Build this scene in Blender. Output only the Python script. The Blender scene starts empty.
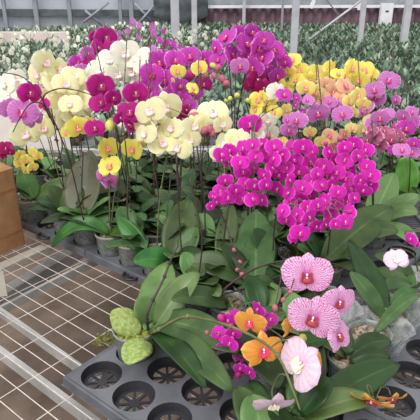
import bpy, math, random
from mathutils import Vector, Matrix
random.seed(7)
C = bpy.context.scene
COL = C.collection
PI = math.pi
R = random.uniform

# ---------------------------------------------------------------- camera
F_PX = 527.0
PITCH = math.radians(23.65)
ROLL = math.radians(0.0)
CAMZ = 1.716
BENCH = 0.80
cam_d = bpy.data.cameras.new('camera')
cam_d.sensor_width = 36.0
cam_d.lens = 36.0 * F_PX / 420.0
cam_d.clip_start = 0.05
cam = bpy.data.objects.new('camera', cam_d)
COL.objects.link(cam)
cam.matrix_world = (Matrix.Translation((0, 0, CAMZ)) @ Matrix.Rotation(PI/2 - PITCH, 4, 'X') @ Matrix.Rotation(ROLL, 4, 'Z'))
C.camera = cam
CAMP = Vector((0, 0, CAMZ))
FW = Vector((0, math.cos(PITCH), -math.sin(PITCH)))
UP = Vector((0, math.sin(PITCH), math.cos(PITCH)))


def ray(px, py):
    u, v = px - 210, py - 210
    c, s = math.cos(ROLL), math.sin(ROLL)
    x, y = c*u + s*v, -s*u + c*v
    return Vector((x/F_PX, 0, 0)) - UP*(y/F_PX) + FW


def at(px, py, d):                       # a point at a measured distance
    return CAMP + ray(px, py)*d


def on(px, py, z):                       # a point at a known height
    r = ray(px, py)
    return CAMP + r*((z - CAMZ)/r.z)


YAW = math.radians(51.2)                 # the wire grid's short pitch runs along A
A = Vector((math.cos(YAW), math.sin(YAW), 0))
B = Vector((math.sin(YAW), -math.cos(YAW), 0))
O = on(136, 361, BENCH)


def cell(a, b, z=BENCH):
    p = O + A*a + B*b
    return Vector((p.x, p.y, z))


# ---------------------------------------------------------------- mesh building
class MB:
    def __init__(s):
        s.v, s.f, s.m, s.uv = [], [], [], []

    def face(s, idx, mat=0, uv=None):
        s.f.append(tuple(idx)); s.m.append(mat)
        s.uv.append(uv if uv else [(0.5, 0.5)]*len(idx))

    def grid(s, rows, mat=0, closed=False, uvs=None):
        n0 = len(s.v); nr = len(rows); nc = len(rows[0])
        for r in rows: s.v.extend(Vector(p) for p in r)
        for i in range(nr-1):
            for j in range(nc if closed else nc-1):
                j2 = (j+1) % nc
                uv = None
                if uvs: uv = [uvs[i][j], uvs[i][j2], uvs[i+1][j2], uvs[i+1][j]]
                s.face((n0+i*nc+j, n0+i*nc+j2, n0+(i+1)*nc+j2, n0+(i+1)*nc+j), mat, uv)
        return n0

    def tube(s, pts, rad, n=6, mat=0, cap=True):
        pts = [Vector(p) for p in pts]
        rr = rad if isinstance(rad, (list, tuple)) else [rad]*len(pts)
        rows = []
        ref = None
        for i, p in enumerate(pts):
            t = (pts[min(i+1, len(pts)-1)] - pts[max(i-1, 0)])
            if t.length < 1e-9: t = Vector((0, 0, 1))
            t.normalize()
            if ref is None:
                ref = Vector((1, 0, 0)) if abs(t.x) < .8 else Vector((0, 1, 0))
            x = (ref - t*ref.dot(t)).normalized(); ref = x
            y = t.cross(x)
            rows.append([p + (x*math.cos(2*PI*k/n) + y*math.sin(2*PI*k/n))*rr[i] for k in range(n)])
        n0 = s.grid(rows, mat, True)
        if cap:
            s.face([n0+k for k in range(n)][::-1], mat)
            e = n0 + (len(pts)-1)*n
            s.face([e+k for k in range(n)], mat)

    def box(s, c, sx, sy, sz, ax=None, ay=None, az=None, mat=0):
        ax = ax or Vector((1, 0, 0)); ay = ay or Vector((0, 1, 0)); az = az or Vector((0, 0, 1))
        c = Vector(c); n0 = len(s.v)
        for k in (-1, 1):
            for j in (-1, 1):
                for i in (-1, 1):
                    s.v.append(c + ax*(i*sx/2) + ay*(j*sy/2) + az*(k*sz/2))
        for q in ((0, 2, 3, 1), (4, 5, 7, 6), (0, 1, 5, 4), (2, 6, 7, 3), (0, 4, 6, 2), (1, 3, 7, 5)):
            s.face([n0+x for x in q], mat)

    def beam(s, p, q, w, h, mat=0):
        p, q = Vector(p), Vector(q)
        t = (q-p); L = t.length; t.normalize()
        up = Vector((0, 0, 1)) if abs(t.z) < .9 else Vector((0, 1, 0))
        x = t.cross(up).normalized(); y = x.cross(t).normalized()
        s.box((p+q)/2, w, L, h, x, t, y, mat)

    def ball(s, c, rx, ry, rz, n=8, m=6, mat=0, rot=None):
        c = Vector(c); rows = []
        for i in range(m+1):
            th = PI*i/m
            row = []
            for j in range(n):
                ph = 2*PI*j/n
                v = Vector((rx*math.sin(th)*math.cos(ph), ry*math.sin(th)*math.sin(ph), rz*math.cos(th)))
                if rot: v = rot @ v
                row.append(c+v)
            rows.append(row)
        s.grid(rows, mat, True)

    def lathe(s, prof, c=(0, 0, 0), n=20, mat=0):
        c = Vector(c)
        s.grid([[c + Vector((r*math.cos(2*PI*k/n), r*math.sin(2*PI*k/n), z)) for k in range(n)] for r, z in prof], mat, True)

    def mesh(s, name, mats, smooth=True):
        me = bpy.data.meshes.new(name)
        me.from_pydata([tuple(v) for v in s.v], [], s.f)
        uvl = me.uv_layers.new(name='UVMap')
        flat = [c for f in s.uv for p in f for c in p]
        uvl.data.foreach_set('uv', flat)
        for m in (mats if isinstance(mats, (list, tuple)) else [mats]): me.materials.append(m)
        me.polygons.foreach_set('material_index', s.m)
        me.polygons.foreach_set('use_smooth', [smooth]*len(s.f))
        me.update()
        return me

    def build(s, name, mats, parent=None, smooth=True, loc=None):
        return obj(name, s.mesh(name, mats, smooth), parent, loc)


def obj(name, me, parent=None, loc=None):
    o = bpy.data.objects.new(name, me)
    COL.objects.link(o)
    if parent: o.parent = parent
    if loc is not None: o.location = loc
    return o


def tag(o, label, cat=None, group=None, kind=None):
    o['label'] = label
    if cat: o['category'] = cat
    if group: o['group'] = group
    if kind: o['kind'] = kind
    return o


def thing(name, label, cat, loc=(0, 0, 0), group=None):
    return tag(obj(name, None, None, loc), label, cat, group)


def struct(mb, name, mat, smooth=False, label=None):
    o = mb.build(name, mat, None, smooth)
    o['kind'] = 'structure'
    if label: o['label'] = label
    return o


def spline(pts, n):                       # catmull-rom through the points
    pts = [Vector(p) for p in pts]
    P = [pts[0]*2 - pts[1]] + pts + [pts[-1]*2 - pts[-2]]
    out = []
    seg = len(pts)-1
    for i in range(n+1):
        t = i/n*seg; k = min(int(t), seg-1); u = t-k
        p0, p1, p2, p3 = P[k:k+4]
        out.append(0.5*((2*p1) + (p2-p0)*u + (2*p0-5*p1+4*p2-p3)*u*u + (3*p1-p0-3*p2+p3)*u**3))
    return out


# ---------------------------------------------------------------- materials
def newmat(name):
    m = bpy.data.materials.new(name); m.use_nodes = True
    nt = m.node_tree
    return m, nt, nt.nodes['Principled BSDF'], nt.nodes['Material Output']


def col4(c): return (c[0], c[1], c[2], 1)


def srgb(r, g, b):
    def f(c):
        c /= 255.0
        return c/12.92 if c <= .04045 else ((c+.055)/1.055)**2.4
    return (f(r), f(g), f(b))


def mat_noise(name, c1, c2, scale=8, rough=.6, spec=.3, bump=0, metal=0, detail=4, lo=.35, hi=.65):
    m, nt, b, out = newmat(name)
    tc = nt.nodes.new('ShaderNodeTexCoord')
    n = nt.nodes.new('ShaderNodeTexNoise'); n.inputs['Scale'].default_value = scale; n.inputs['Detail'].default_value = detail
    r = nt.nodes.new('ShaderNodeValToRGB')
    r.color_ramp.elements[0].position = lo; r.color_ramp.elements[1].position = hi
    r.color_ramp.elements[0].color = col4(c1); r.color_ramp.elements[1].color = col4(c2)
    nt.links.new(tc.outputs['Object'], n.inputs['Vector'])
    nt.links.new(n.outputs['Fac'], r.inputs[0]); nt.links.new(r.outputs[0], b.inputs['Base Color'])
    b.inputs['Roughness'].default_value = rough; b.inputs['Specular IOR Level'].default_value = spec
    b.inputs['Metallic'].default_value = metal
    if bump:
        bp = nt.nodes.new('ShaderNodeBump'); bp.inputs['Strength'].default_value = bump; bp.inputs['Distance'].default_value = .01
        nt.links.new(n.outputs['Fac'], bp.inputs['Height']); nt.links.new(bp.outputs[0], b.inputs['Normal'])
    return m


def leaf_mat(name, base, rib, dark, rough=.38, spec=.5, spot=None):
    m, nt, b, out = newmat(name)
    N, L = nt.nodes, nt.links
    uv = N.new('ShaderNodeUVMap'); sp = N.new('ShaderNodeSeparateXYZ'); L.new(uv.outputs[0], sp.inputs[0])
    d = N.new('ShaderNodeMath'); d.operation = 'SUBTRACT'; d.inputs[1].default_value = .5; L.new(sp.outputs[0], d.inputs[0])
    ab = N.new('ShaderNodeMath'); ab.operation = 'ABSOLUTE'; L.new(d.outputs[0], ab.inputs[0])
    rr = N.new('ShaderNodeValToRGB')
    e = rr.color_ramp.elements
    e[0].position = 0; e[0].color = col4(rib); e[1].position = .045; e[1].color = col4(base)
    x = e.new(.5); x.color = col4(base)
    L.new(ab.outputs[0], rr.inputs[0])
    tc = N.new('ShaderNodeTexCoord'); no = N.new('ShaderNodeTexNoise'); no.inputs['Scale'].default_value = 14 if not spot else 110
    no.inputs['Detail'].default_value = 3
    L.new(tc.outputs['Object'], no.inputs['Vector'])
    mr = N.new('ShaderNodeValToRGB'); mr.color_ramp.elements[0].position = .42; mr.color_ramp.elements[1].position = .62
    L.new(no.outputs['Fac'], mr.inputs[0])
    mx = N.new('ShaderNodeMix'); mx.data_type = 'RGBA'; L.new(mr.outputs[0], mx.inputs[0])
    L.new(rr.outputs[0], mx.inputs[6]); mx.inputs[7].default_value = col4(spot or dark)
    oi = N.new('ShaderNodeObjectInfo')
    hs = N.new('ShaderNodeHueSaturation')
    m1 = N.new('ShaderNodeMapRange'); m1.inputs[3].default_value = .47; m1.inputs[4].default_value = .52
    m2 = N.new('ShaderNodeMapRange'); m2.inputs[3].default_value = .72; m2.inputs[4].default_value = 1.3
    L.new(oi.outputs['Random'], m1.inputs[0]); L.new(oi.outputs['Random'], m2.inputs[0])
    L.new(m1.outputs[0], hs.inputs['Hue']); L.new(m2.outputs[0], hs.inputs['Value'])
    L.new(mx.outputs[2], hs.inputs['Color']); L.new(hs.outputs[0], b.inputs['Base Color'])
    b.inputs['Roughness'].default_value = rough; b.inputs['Specular IOR Level'].default_value = spec*.6
    tr = N.new('ShaderNodeBsdfTranslucent'); L.new(hs.outputs[0], tr.inputs[0])
    ms = N.new('ShaderNodeMixShader'); ms.inputs[0].default_value = .12
    L.new(b.outputs[0], ms.inputs[1]); L.new(tr.outputs[0], ms.inputs[2]); L.new(ms.outputs[0], out.inputs[0])
    return m


def petal_mat(name, centre, main, edge, vein=None, vs=0.0, freq=13, trans=.35, stops=(.0, .3, .85)):
    m, nt, b, out = newmat(name)
    N, L = nt.nodes, nt.links
    uv = N.new('ShaderNodeUVMap'); sp = N.new('ShaderNodeSeparateXYZ'); L.new(uv.outputs[0], sp.inputs[0])
    # distance from the throat, blended with distance from the petal's middle line
    d = N.new('ShaderNodeMath'); d.operation = 'SUBTRACT'; d.inputs[1].default_value = .5; L.new(sp.outputs[0], d.inputs[0])
    ab = N.new('ShaderNodeMath'); ab.operation = 'ABSOLUTE'; L.new(d.outputs[0], ab.inputs[0])
    p = N.new('ShaderNodeMath'); p.operation = 'POWER'; L.new(ab.outputs[0], p.inputs[0]); p.inputs[1].default_value = 4
    q = N.new('ShaderNodeMath'); q.operation = 'MULTIPLY_ADD'; L.new(p.outputs[0], q.inputs[0]); q.inputs[1].default_value = 7
    L.new(sp.outputs[1], q.inputs[2])
    r = N.new('ShaderNodeValToRGB'); e = r.color_ramp.elements
    e[0].position = stops[0]; e[0].color = col4(centre); e[1].position = stops[1]; e[1].color = col4(main)
    x = e.new(stops[2]); x.color = col4(main); x = e.new(1.0); x.color = col4(edge)
    L.new(q.outputs[0], r.inputs[0])
    src = r.outputs[0]
    if vein:
        no = N.new('ShaderNodeTexNoise'); no.inputs['Scale'].default_value = 9; L.new(uv.outputs[0], no.inputs['Vector'])
        a = N.new('ShaderNodeMath'); a.operation = 'MULTIPLY_ADD'; L.new(no.outputs['Fac'], a.inputs[0]); a.inputs[1].default_value = .1
        tc = N.new('ShaderNodeTexCoord'); so_ = N.new('ShaderNodeSeparateXYZ'); L.new(tc.outputs['Object'], so_.inputs[0])
        an = N.new('ShaderNodeMath'); an.operation = 'ARCTAN2'; L.new(so_.outputs[2], an.inputs[0]); L.new(so_.outputs[0], an.inputs[1])
        an2 = N.new('ShaderNodeMath'); an2.operation = 'MULTIPLY'; L.new(an.outputs[0], an2.inputs[0]); an2.inputs[1].default_value = .36
        L.new(an2.outputs[0], a.inputs[2])
        w = N.new('ShaderNodeMath'); w.operation = 'MULTIPLY'; L.new(a.outputs[0], w.inputs[0]); w.inputs[1].default_value = freq*2*PI
        s = N.new('ShaderNodeMath'); s.operation = 'SINE'; L.new(w.outputs[0], s.inputs[0])
        mr = N.new('ShaderNodeMapRange'); mr.inputs[1].default_value = -.2; mr.inputs[2].default_value = .9; mr.inputs[4].default_value = vs
        L.new(s.outputs[0], mr.inputs[0])
        mx = N.new('ShaderNodeMix'); mx.data_type = 'RGBA'; L.new(mr.outputs[0], mx.inputs[0]); L.new(src, mx.inputs[6]); mx.inputs[7].default_value = col4(vein)
        src = mx.outputs[2]
    oi = N.new('ShaderNodeObjectInfo'); hs = N.new('ShaderNodeHueSaturation')
    m2 = N.new('ShaderNodeMapRange'); m2.inputs[3].default_value = .8; m2.inputs[4].default_value = 1.1
    L.new(oi.outputs['Random'], m2.inputs[0]); L.new(m2.outputs[0], hs.inputs['Value']); L.new(src, hs.inputs['Color'])
    L.new(hs.outputs[0], b.inputs['Base Color']); b.inputs['Roughness'].default_value = .6; b.inputs['Specular IOR Level'].default_value = .25
    tr = N.new('ShaderNodeBsdfTranslucent'); L.new(hs.outputs[0], tr.inputs[0])
    ms = N.new('ShaderNodeMixShader'); ms.inputs[0].default_value = trans
    L.new(b.outputs[0], ms.inputs[1]); L.new(tr.outputs[0], ms.inputs[2]); L.new(ms.outputs[0], out.inputs[0])
    return m


def clear_mat(name, c, fac=.5, rough=.25):
    m, nt, b, out = newmat(name)
    N, L = nt.nodes, nt.links
    b.inputs['Base Color'].default_value = col4(c); b.inputs['Roughness'].default_value = rough
    t = N.new('ShaderNodeBsdfTransparent'); t.inputs[0].default_value = (.93, .95, .94, 1)
    tc = N.new('ShaderNodeTexCoord'); no = N.new('ShaderNodeTexNoise'); no.inputs['Scale'].default_value = 40; L.new(tc.outputs['Object'], no.inputs['Vector'])
    mr = N.new('ShaderNodeMapRange'); mr.inputs[1].default_value = .3; mr.inputs[2].default_value = .7
    mr.inputs[3].default_value = fac-.18; mr.inputs[4].default_value = fac+.18; L.new(no.outputs['Fac'], mr.inputs[0])
    ms = N.new('ShaderNodeMixShader'); L.new(mr.outputs[0], ms.inputs[0])
    L.new(t.outputs[0], ms.inputs[1]); L.new(b.outputs[0], ms.inputs[2]); L.new(ms.outputs[0], out.inputs[0])
    return m


M = {}
M['leaf'] = leaf_mat('leaf_green', srgb(70, 100, 54), srgb(100, 128, 78), srgb(54, 82, 44))
M['leaf_dark'] = leaf_mat('leaf_dark_green', srgb(42, 68, 32), srgb(62, 90, 46), srgb(31, 55, 25), .33)
M['leaf_pale'] = leaf_mat('leaf_grey_green', srgb(100, 132, 78), srgb(130, 158, 104), srgb(82, 114, 62))
M['leaf_bright'] = leaf_mat('leaf_bright_green', srgb(62, 104, 46), srgb(88, 130, 64), srgb(46, 86, 38), .33)
M['leaf_brown'] = leaf_mat('leaf_bronze_green', srgb(112, 116, 92), srgb(134, 134, 106), srgb(92, 100, 76))
M['leaf_spot'] = leaf_mat('leaf_speckled', srgb(132, 156, 78), srgb(160, 178, 108), srgb(112, 140, 66), .5, .3, srgb(166, 182, 118))
M['leaf_lime'] = leaf_mat('leaf_lime', srgb(130, 176, 86), srgb(150, 190, 104), srgb(108, 152, 66))
M['field1'] = leaf_mat('young_leaf_one', srgb(124, 148, 120), srgb(166, 186, 158), srgb(88, 112, 86), .45)  # field greens are paled to stand in for haze over the distance
M['field2'] = leaf_mat('young_leaf_two', srgb(106, 130, 110), srgb(150, 170, 146), srgb(80, 102, 84), .45)
M['field3'] = leaf_mat('young_leaf_three', srgb(158, 174, 154), srgb(196, 206, 188), srgb(116, 134, 114), .45)

M['field4'] = leaf_mat('young_leaf_four', srgb(206, 214, 198), srgb(226, 230, 218), srgb(160, 174, 154), .45)
PET = {
 'magenta': petal_mat('petal_magenta', srgb(228, 150, 205), srgb(198, 34, 142), srgb(226, 104, 186), srgb(172, 20, 122), .35, 9, stops=(.0, .14, .88)),
 'purple': petal_mat('petal_purple', srgb(226, 110, 206), srgb(214, 74, 196), srgb(238, 160, 226), srgb(194, 44, 170), .4, 9, stops=(.0, .14, .88)),
 'darkred': petal_mat('petal_wine', srgb(190, 40, 110), srgb(172, 22, 104), srgb(190, 60, 124), None, stops=(.0, .14, .9)),
 'lilac': petal_mat('petal_lilac', srgb(240, 190, 232), srgb(218, 134, 208), srgb(238, 192, 232), srgb(196, 80, 178), .45, 9),
 'cream': petal_mat('petal_cream', srgb(246, 214, 200), srgb(251, 247, 196), srgb(254, 253, 228), None, stops=(.0, .2, .8)),  # cream and white are paled further, standing in for overexposing light
 'white': petal_mat('petal_white', srgb(250, 226, 196), srgb(254, 253, 234), srgb(255, 255, 246), None, stops=(.0, .2, .85)),
 'yellow': petal_mat('petal_yellow', srgb(246, 170, 130), srgb(248, 236, 112), srgb(251, 246, 164), None, stops=(.0, .2, .85)),
 'gold': petal_mat('petal_gold', srgb(246, 220, 150), srgb(249, 234, 142), srgb(252, 244, 178), srgb(242, 204, 130), .25, 7, stops=(.0, .2, .85)),
 'peach': petal_mat('petal_peach', srgb(236, 160, 140), srgb(248, 200, 166), srgb(250, 226, 170), srgb(238, 166, 140), .3, 8, stops=(.0, .3, .85)),
 'orange': petal_mat('petal_orange', srgb(240, 130, 130), srgb(240, 172, 72), srgb(242, 200, 112), srgb(226, 132, 88), .4, 7, stops=(.0, .2, .85)),
 'striped': petal_mat('petal_striped', srgb(226, 80, 184), srgb(249, 208, 240), srgb(250, 222, 243), srgb(208, 56, 166), .85, 21, stops=(.0, .25, .9)),
 'small': petal_mat('petal_hot_magenta', srgb(238, 150, 222), srgb(226, 44, 190), srgb(244, 120, 218), None, stops=(.0, .16, .86)),
 'blush': petal_mat('petal_blush', srgb(242, 200, 226), srgb(246, 226, 240), srgb(242, 206, 232), srgb(232, 180, 214), .4, 8),
 'frill': petal_mat('petal_dusty_pink', srgb(230, 170, 190), srgb(206, 120, 160), srgb(236, 190, 208), srgb(170, 60, 110), .5, 9),
}
LIP = {
 'magenta': srgb(150, 14, 80), 'purple': srgb(176, 40, 90), 'darkred': srgb(120, 10, 60), 'lilac': srgb(186, 40, 110),
 'cream': srgb(240, 196, 196), 'white': srgb(242, 208, 206), 'yellow': srgb(238, 140, 110), 'gold': srgb(232, 140, 120),
 'peach': srgb(220, 90, 110), 'orange': srgb(214, 50, 90), 'striped': srgb(150, 40, 56), 'small': srgb(176, 14, 120),
 'blush': srgb(236, 220, 190), 'frill': srgb(160, 30, 80)}
LM = {}
for k, c in LIP.items():
    LM[k] = mat_noise('lip_'+k, c, tuple(min(1, x*1.3+.04) for x in c), 60, .45)
M['column'] = mat_noise('flower_column', srgb(250, 240, 240), srgb(240, 210, 225), 40, .5)
M['stem'] = mat_noise('stem_green', srgb(84, 86, 54), srgb(112, 112, 76), 30, .5)
M['stem_dark'] = mat_noise('stem_dark', srgb(58, 48, 50), srgb(84, 62, 62), 30, .5)
M['stake'] = mat_noise('stake_wire', srgb(74, 66, 70), srgb(104, 94, 96), 40, .5)
M['bud_green'] = mat_noise('bud_green', srgb(176, 190, 90), srgb(206, 206, 110), 30, .5)
M['bud_red'] = mat_noise('bud_red', srgb(150, 60, 92), srgb(196, 120, 128), 60, .5)
M['bud_small'] = mat_noise('bud_magenta', srgb(168, 30, 110), srgb(200, 60, 150), 60, .5)
M['pot'] = clear_mat('clear_pot_plastic', srgb(168, 174, 166), .5)
M['wrap'] = clear_mat('clear_wrap_plastic', srgb(205, 208, 208), .32, .15)
M['moss'] = mat_noise('moss_bark', srgb(58, 54, 40), srgb(150, 138, 116), 90, .9, .1, .8)
M['moss_pale'] = mat_noise('moss_pale', srgb(110, 98, 82), srgb(196, 180, 160), 90, .9, .1, .8)
M['moss_green'] = mat_noise('moss_green', srgb(96, 104, 44), srgb(160, 160, 80), 120, .9, .1, .8)
M['root'] = mat_noise('root', srgb(120, 116, 100), srgb(168, 160, 140), 60, .6)
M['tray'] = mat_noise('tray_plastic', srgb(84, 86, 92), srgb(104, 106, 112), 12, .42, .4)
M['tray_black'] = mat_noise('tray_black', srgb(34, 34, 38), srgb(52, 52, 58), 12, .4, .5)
M['wire'] = mat_noise('galvanised_wire', srgb(196, 186, 180), srgb(222, 212, 206), 60, .45, .5, metal=.2)
M['steel'] = mat_noise('galvanised_steel', srgb(146, 145, 143), srgb(172, 170, 167), 10, .5, .5)
M['steel_dark'] = mat_noise('steel_haze_grey', srgb(120, 122, 126), srgb(150, 152, 154), 10, .5, .5)  # far bench grey, pale enough to suggest haze in the gaps between plants
M['beige'] = mat_noise('painted_beam', srgb(172, 166, 152), srgb(192, 186, 172), 14, .6)
M['card'] = mat_noise('cardboard', srgb(150, 112, 78), srgb(168, 128, 92), 20, .8, .1)
M['tape'] = mat_noise('parcel_tape', srgb(146, 96, 56), srgb(160, 108, 66), 20, .35, .5)
M['paper'] = mat_noise('pale_sheet', srgb(222, 212, 208), srgb(236, 228, 222), 6, .6, .3)
M['white'] = mat_noise('white_paint', srgb(226, 226, 230), srgb(240, 240, 242), 6, .5)
M['floor'] = mat_noise('floor_earth', srgb(98, 84, 74), srgb(126, 110, 98), 5, .85, .2, .3, detail=8)
M['wallL'] = mat_noise('wall_film', srgb(190, 196, 208), srgb(204, 208, 218), 1.2, .5)
M['ledge'] = mat_noise('wall_ledge', srgb(214, 196, 190), srgb(232, 218, 212), 3, .7)
M['maroon'] = mat_noise('curtain_maroon', srgb(96, 74, 84), srgb(122, 98, 106), 3, .7)
M['postm'] = mat_noise('post_paint', srgb(176, 176, 182), srgb(196, 196, 200), 5, .5)
M['brace'] = mat_noise('brace_paint', srgb(136, 140, 148), srgb(156, 160, 166), 5, .5)
M['net'] = mat_noise('shade_net', srgb(88, 92, 98), srgb(110, 114, 120), 6, .8)
M['dark'] = mat_noise('dark_mark', srgb(70, 70, 76), srgb(80, 80, 86), 10, .6)

# ---------------------------------------------------------------- flowers
# local frame: X right, Z up, the flower faces -Y, about 1 unit wide


def petal(mb, ang, L, W, y0, kind, ns=7, nt=6, wav=0.0, mat=0, reflex=.1, r0=.02):
    """one petal from the throat outwards at angle ang (from +X, counter clockwise)"""
    d = Vector((math.cos(ang), 0, math.sin(ang))); sd = Vector((-math.sin(ang), 0, math.cos(ang)))
    ph = R(0, 6); L *= R(.94, 1.06); W *= R(.92, 1.06)
    rows, uvs = [], []
    for i in range(ns+1):
        s = i/ns
        if kind == 'petal':
            w = W*max(0.0, 1-(2*(s**.70)-1)**2)**.5
            w = max(w, W*.16*(1-s))
        else:
            w = W*max(0.0, math.sin(PI*min(1, s*.93+.05)))**.75
            w = max(w, W*.25*(1-s)) if s < .98 else W*.05
        row, ur = [], []
        for j in range(nt+1):
            t = 2*j/nt-1
            y = y0 - .07*math.sin(PI*s*.8) + reflex*s*s + .05*t*t*s + wav*math.sin(ph+5*t+4*s)*s
            row.append(d*(r0+s*L) + sd*(t*w/2) + Vector((0, y, 0)))
            ur.append((.5+.5*t, s))
        rows.append(row); uvs.append(ur)
    mb.grid(rows, mat, False, uvs)


def flower_mesh(var, k, open_=1.0, narrow=1.0, frill=0.0, low=False):
    mb = MB()
    ns, nt = (5, 4) if low else (8, 6)
    j = lambda a: R(-a, a)
    petal(mb, PI/2+j(.08), .40 if var != 'striped' else .41, .33*narrow, .03, 'sepal', ns, nt, .01+frill, reflex=.08-.12*(1-open_))
    petal(mb, PI*1.28+j(.08), .45, .31*narrow, .03, 'sepal', ns, nt, .01+frill, reflex=.08-.12*(1-open_))
    petal(mb, -PI*.28+j(.08), .45, .31*narrow, .03, 'sepal', ns, nt, .01+frill, reflex=.08-.12*(1-open_))
    up = .10
    petal(mb, up+j(.07), .49, .70*narrow, 0, 'petal', ns, nt, .018+frill, reflex=.10-.45*(1-open_))
    petal(mb, PI-up+j(.07), .49, .70*narrow, 0, 'petal', ns, nt, .018+frill, reflex=.10-.45*(1-open_))
    return mb.mesh('flower', [PET[var]])


def lip_mesh(var):
    mb = MB()
    # mid lobe, pointing down and forward
    rows, uvs = [], []
    for i in range(6):
        s = i/5
        w = .06 + .12*math.sin(PI*min(1, s*.9+.1))
        rows.append([Vector((t*w, -.05-.10*math.sin(s*2.2)+.03*abs(t), -.02-.20*s)) for t in (-1, -.5, 0, .5, 1)])
        uvs.append([(.5+.5*t, s) for t in (-1, -.5, 0, .5, 1)])
    mb.grid(rows, 0, False, uvs)
    for sg in (-1, 1):                   # side lobes curl up around the column
        rows = []
        for i in range(5):
            s = i/4
            w = .075*math.sin(PI*min(1, s*.8+.15))
            rows.append([Vector((sg*(.04+.10*s), -.05-.09*s*(1-.4*t), -.03+.10*s*t+.02*s+t*w)) for t in (-1, -.3, .4, 1)])
        mb.grid(rows, 0)
    mb.ball((0, -.06, .03), .035, .07, .04, 7, 5, 1)
    mb.ball((0, -.075, -.045), .03, .035, .03, 6, 4, 1)
    return mb.mesh('lip', [LM[var], M['column']])


FM, LPM = {}, {}
for v in PET:
    fr = .03 if v == 'frill' else 0
    nr = {'small': 1.0, 'orange': .8, 'frill': .75, 'gold': .95}.get(v, 1.0)
    FM[v] = [flower_mesh(v, k, op, nr, fr) for k, op in enumerate((1.0, .92, .75, .5, 1.0, .85, .65))]
    LPM[v] = lip_mesh(v)
SIZE = {'small': .044, 'orange': .062, 'yellow': .085, 'frill': .07}


def bud_mesh(m):
    mb = MB()
    rows = []
    for i in range(7):
        th = PI*i/6
        r = .5*math.sin(th)**.9*(1-.12*math.cos(th))
        rows.append([Vector((r*math.cos(2*PI*k/9)*(1+.06*math.cos(3*2*PI*k/9)), r*math.sin(2*PI*k/9), -.62*math.cos(th))) for k in range(9)])
    mb.grid(rows, 0, True)
    return mb.mesh('bud', [M[m]])


BUD = {k: bud_mesh(k) for k in ('bud_green', 'bud_red', 'bud_small')}

# ---------------------------------------------------------------- leaves


def leaf_mb(base, tip, width, lift, nrm, ns=12, nt=6, fold=.18, side=0.0, shape=1.0):
    """leaf from base to tip: lift raises the middle, nrm is the way the upper face looks"""
    base, tip, nrm = Vector(base), Vector(tip), Vector(nrm).normalized()
    mid = (base+tip)/2 + Vector((0, 0, 1))*lift
    ax = (tip-base).normalized()
    sdv = ax.cross(nrm)
    if sdv.length < .05: sdv = ax.cross(Vector((1, 0, .3)))
    sdv.normalize()
    mid += sdv*side
    mb = MB(); rows, uvs = [], []
    wv = R(0, 6)
    for i in range(ns+1):
        s = i/ns
        c = base*(1-s)**2 + mid*2*s*(1-s) + tip*s*s
        t = ((mid-base)*(1-s) + (tip-mid)*s).normalized()
        x = t.cross(nrm)
        if x.length < .05: x = sdv.copy()
        x.normalize()
        if x.dot(sdv) < 0: x = -x
        n = x.cross(t).normalized()
        prof = max(0.0, math.sin(PI*(s**(.86*shape))*.985+.012))**.62
        prof = max(prof, .30*(1-s)**2)
        w = width*prof
        row, ur = [], []
        for j in range(nt+1):
            u = 2*j/nt-1
            p = c + x*(u*w/2) + n*(fold*abs(u)**1.3*w*(.9-.5*s) + .02*width*math.sin(wv+7*s+2*u))
            row.append(p); ur.append((.5+.5*u, s))
        rows.append(row); uvs.append(ur)
    mb.grid(rows, 0, False, uvs)
    return mb


def add_leaf(root, mb, mat):
    o = Vector(root.location)
    mb.v = [v-o for v in mb.v]
    ob = mb.build('leaf', M[mat], root)
    m = ob.modifiers.new('thickness', 'SOLIDIFY'); m.thickness = .0016; m.offset = 0
    return ob


def rosette(root, crown, n, Lr=(.15, .22), mats=('leaf', 'leaf', 'leaf_dark', 'leaf_pale'), az0=None, el=(12, 50), wr=(.055, .078)):
    az0 = R(0, PI) if az0 is None else az0
    for i in range(n):
        az = az0 + (PI if i % 2 else 0) + R(-.55, .55)
        k = i/max(1, n-1)
        e = math.radians(el[0] + (el[1]-el[0])*k + R(-8, 8))
        L = R(*Lr)*(1-.22*k)
        h = Vector((math.cos(az), math.sin(az), 0))
        base = Vector(crown) + h*.008 + Vector((0, 0, .004*i))
        tip = base + h*L*math.cos(e) + Vector((0, 0, L*math.sin(e)*.75))
        add_leaf(root, leaf_mb(base, tip, R(*wr), L*.22*math.cos(e)+.005, Vector((0, 0, 1))-h*.35), random.choice(mats))


# ---------------------------------------------------------------- pots
def pot_mesh(r, h):
    mb = MB()
    mb.lathe([(.0005, 0), (r*.76, 0), (r*.80, .01), (r*.95, h*.9), (r*1.0, h*.92), (r*1.02, h), (r*.96, h), (r*.93, h*.88), (r*.76, .012), (.0005, .012)], n=22)
    return mb.mesh('pot', [M['pot']])


def mix_mesh(r, h, mat):
    mb = MB(); rows = []
    for rr, z in ((.0005, .014), (r*.72, .014), (r*.88, h*.75), (r*.87, h*.84)):
        rows.append([Vector((rr*math.cos(2*PI*k/20), rr*math.sin(2*PI*k/20), z)) for k in range(20)])
    for q in (.75, .5, .25, .003):
        rows.append([Vector((r*q*math.cos(2*PI*k/20), r*q*math.sin(2*PI*k/20), h*.86 + R(-.004, .007))) for k in range(20)])
    mb.grid(rows, 0, True)
    for k in range(16):
        a = R(0, 6.28); q = R(0, .78)*r
        mb.ball((q*math.cos(a), q*math.sin(a), h*.87+R(0, .004)), R(.005, .010), R(.004, .008), R(.003, .006), 6, 4, 0, Matrix.Rotation(R(0, 3), 3, 'Z'))
    return mb.mesh('potting_mix', [M[mat]])


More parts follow.
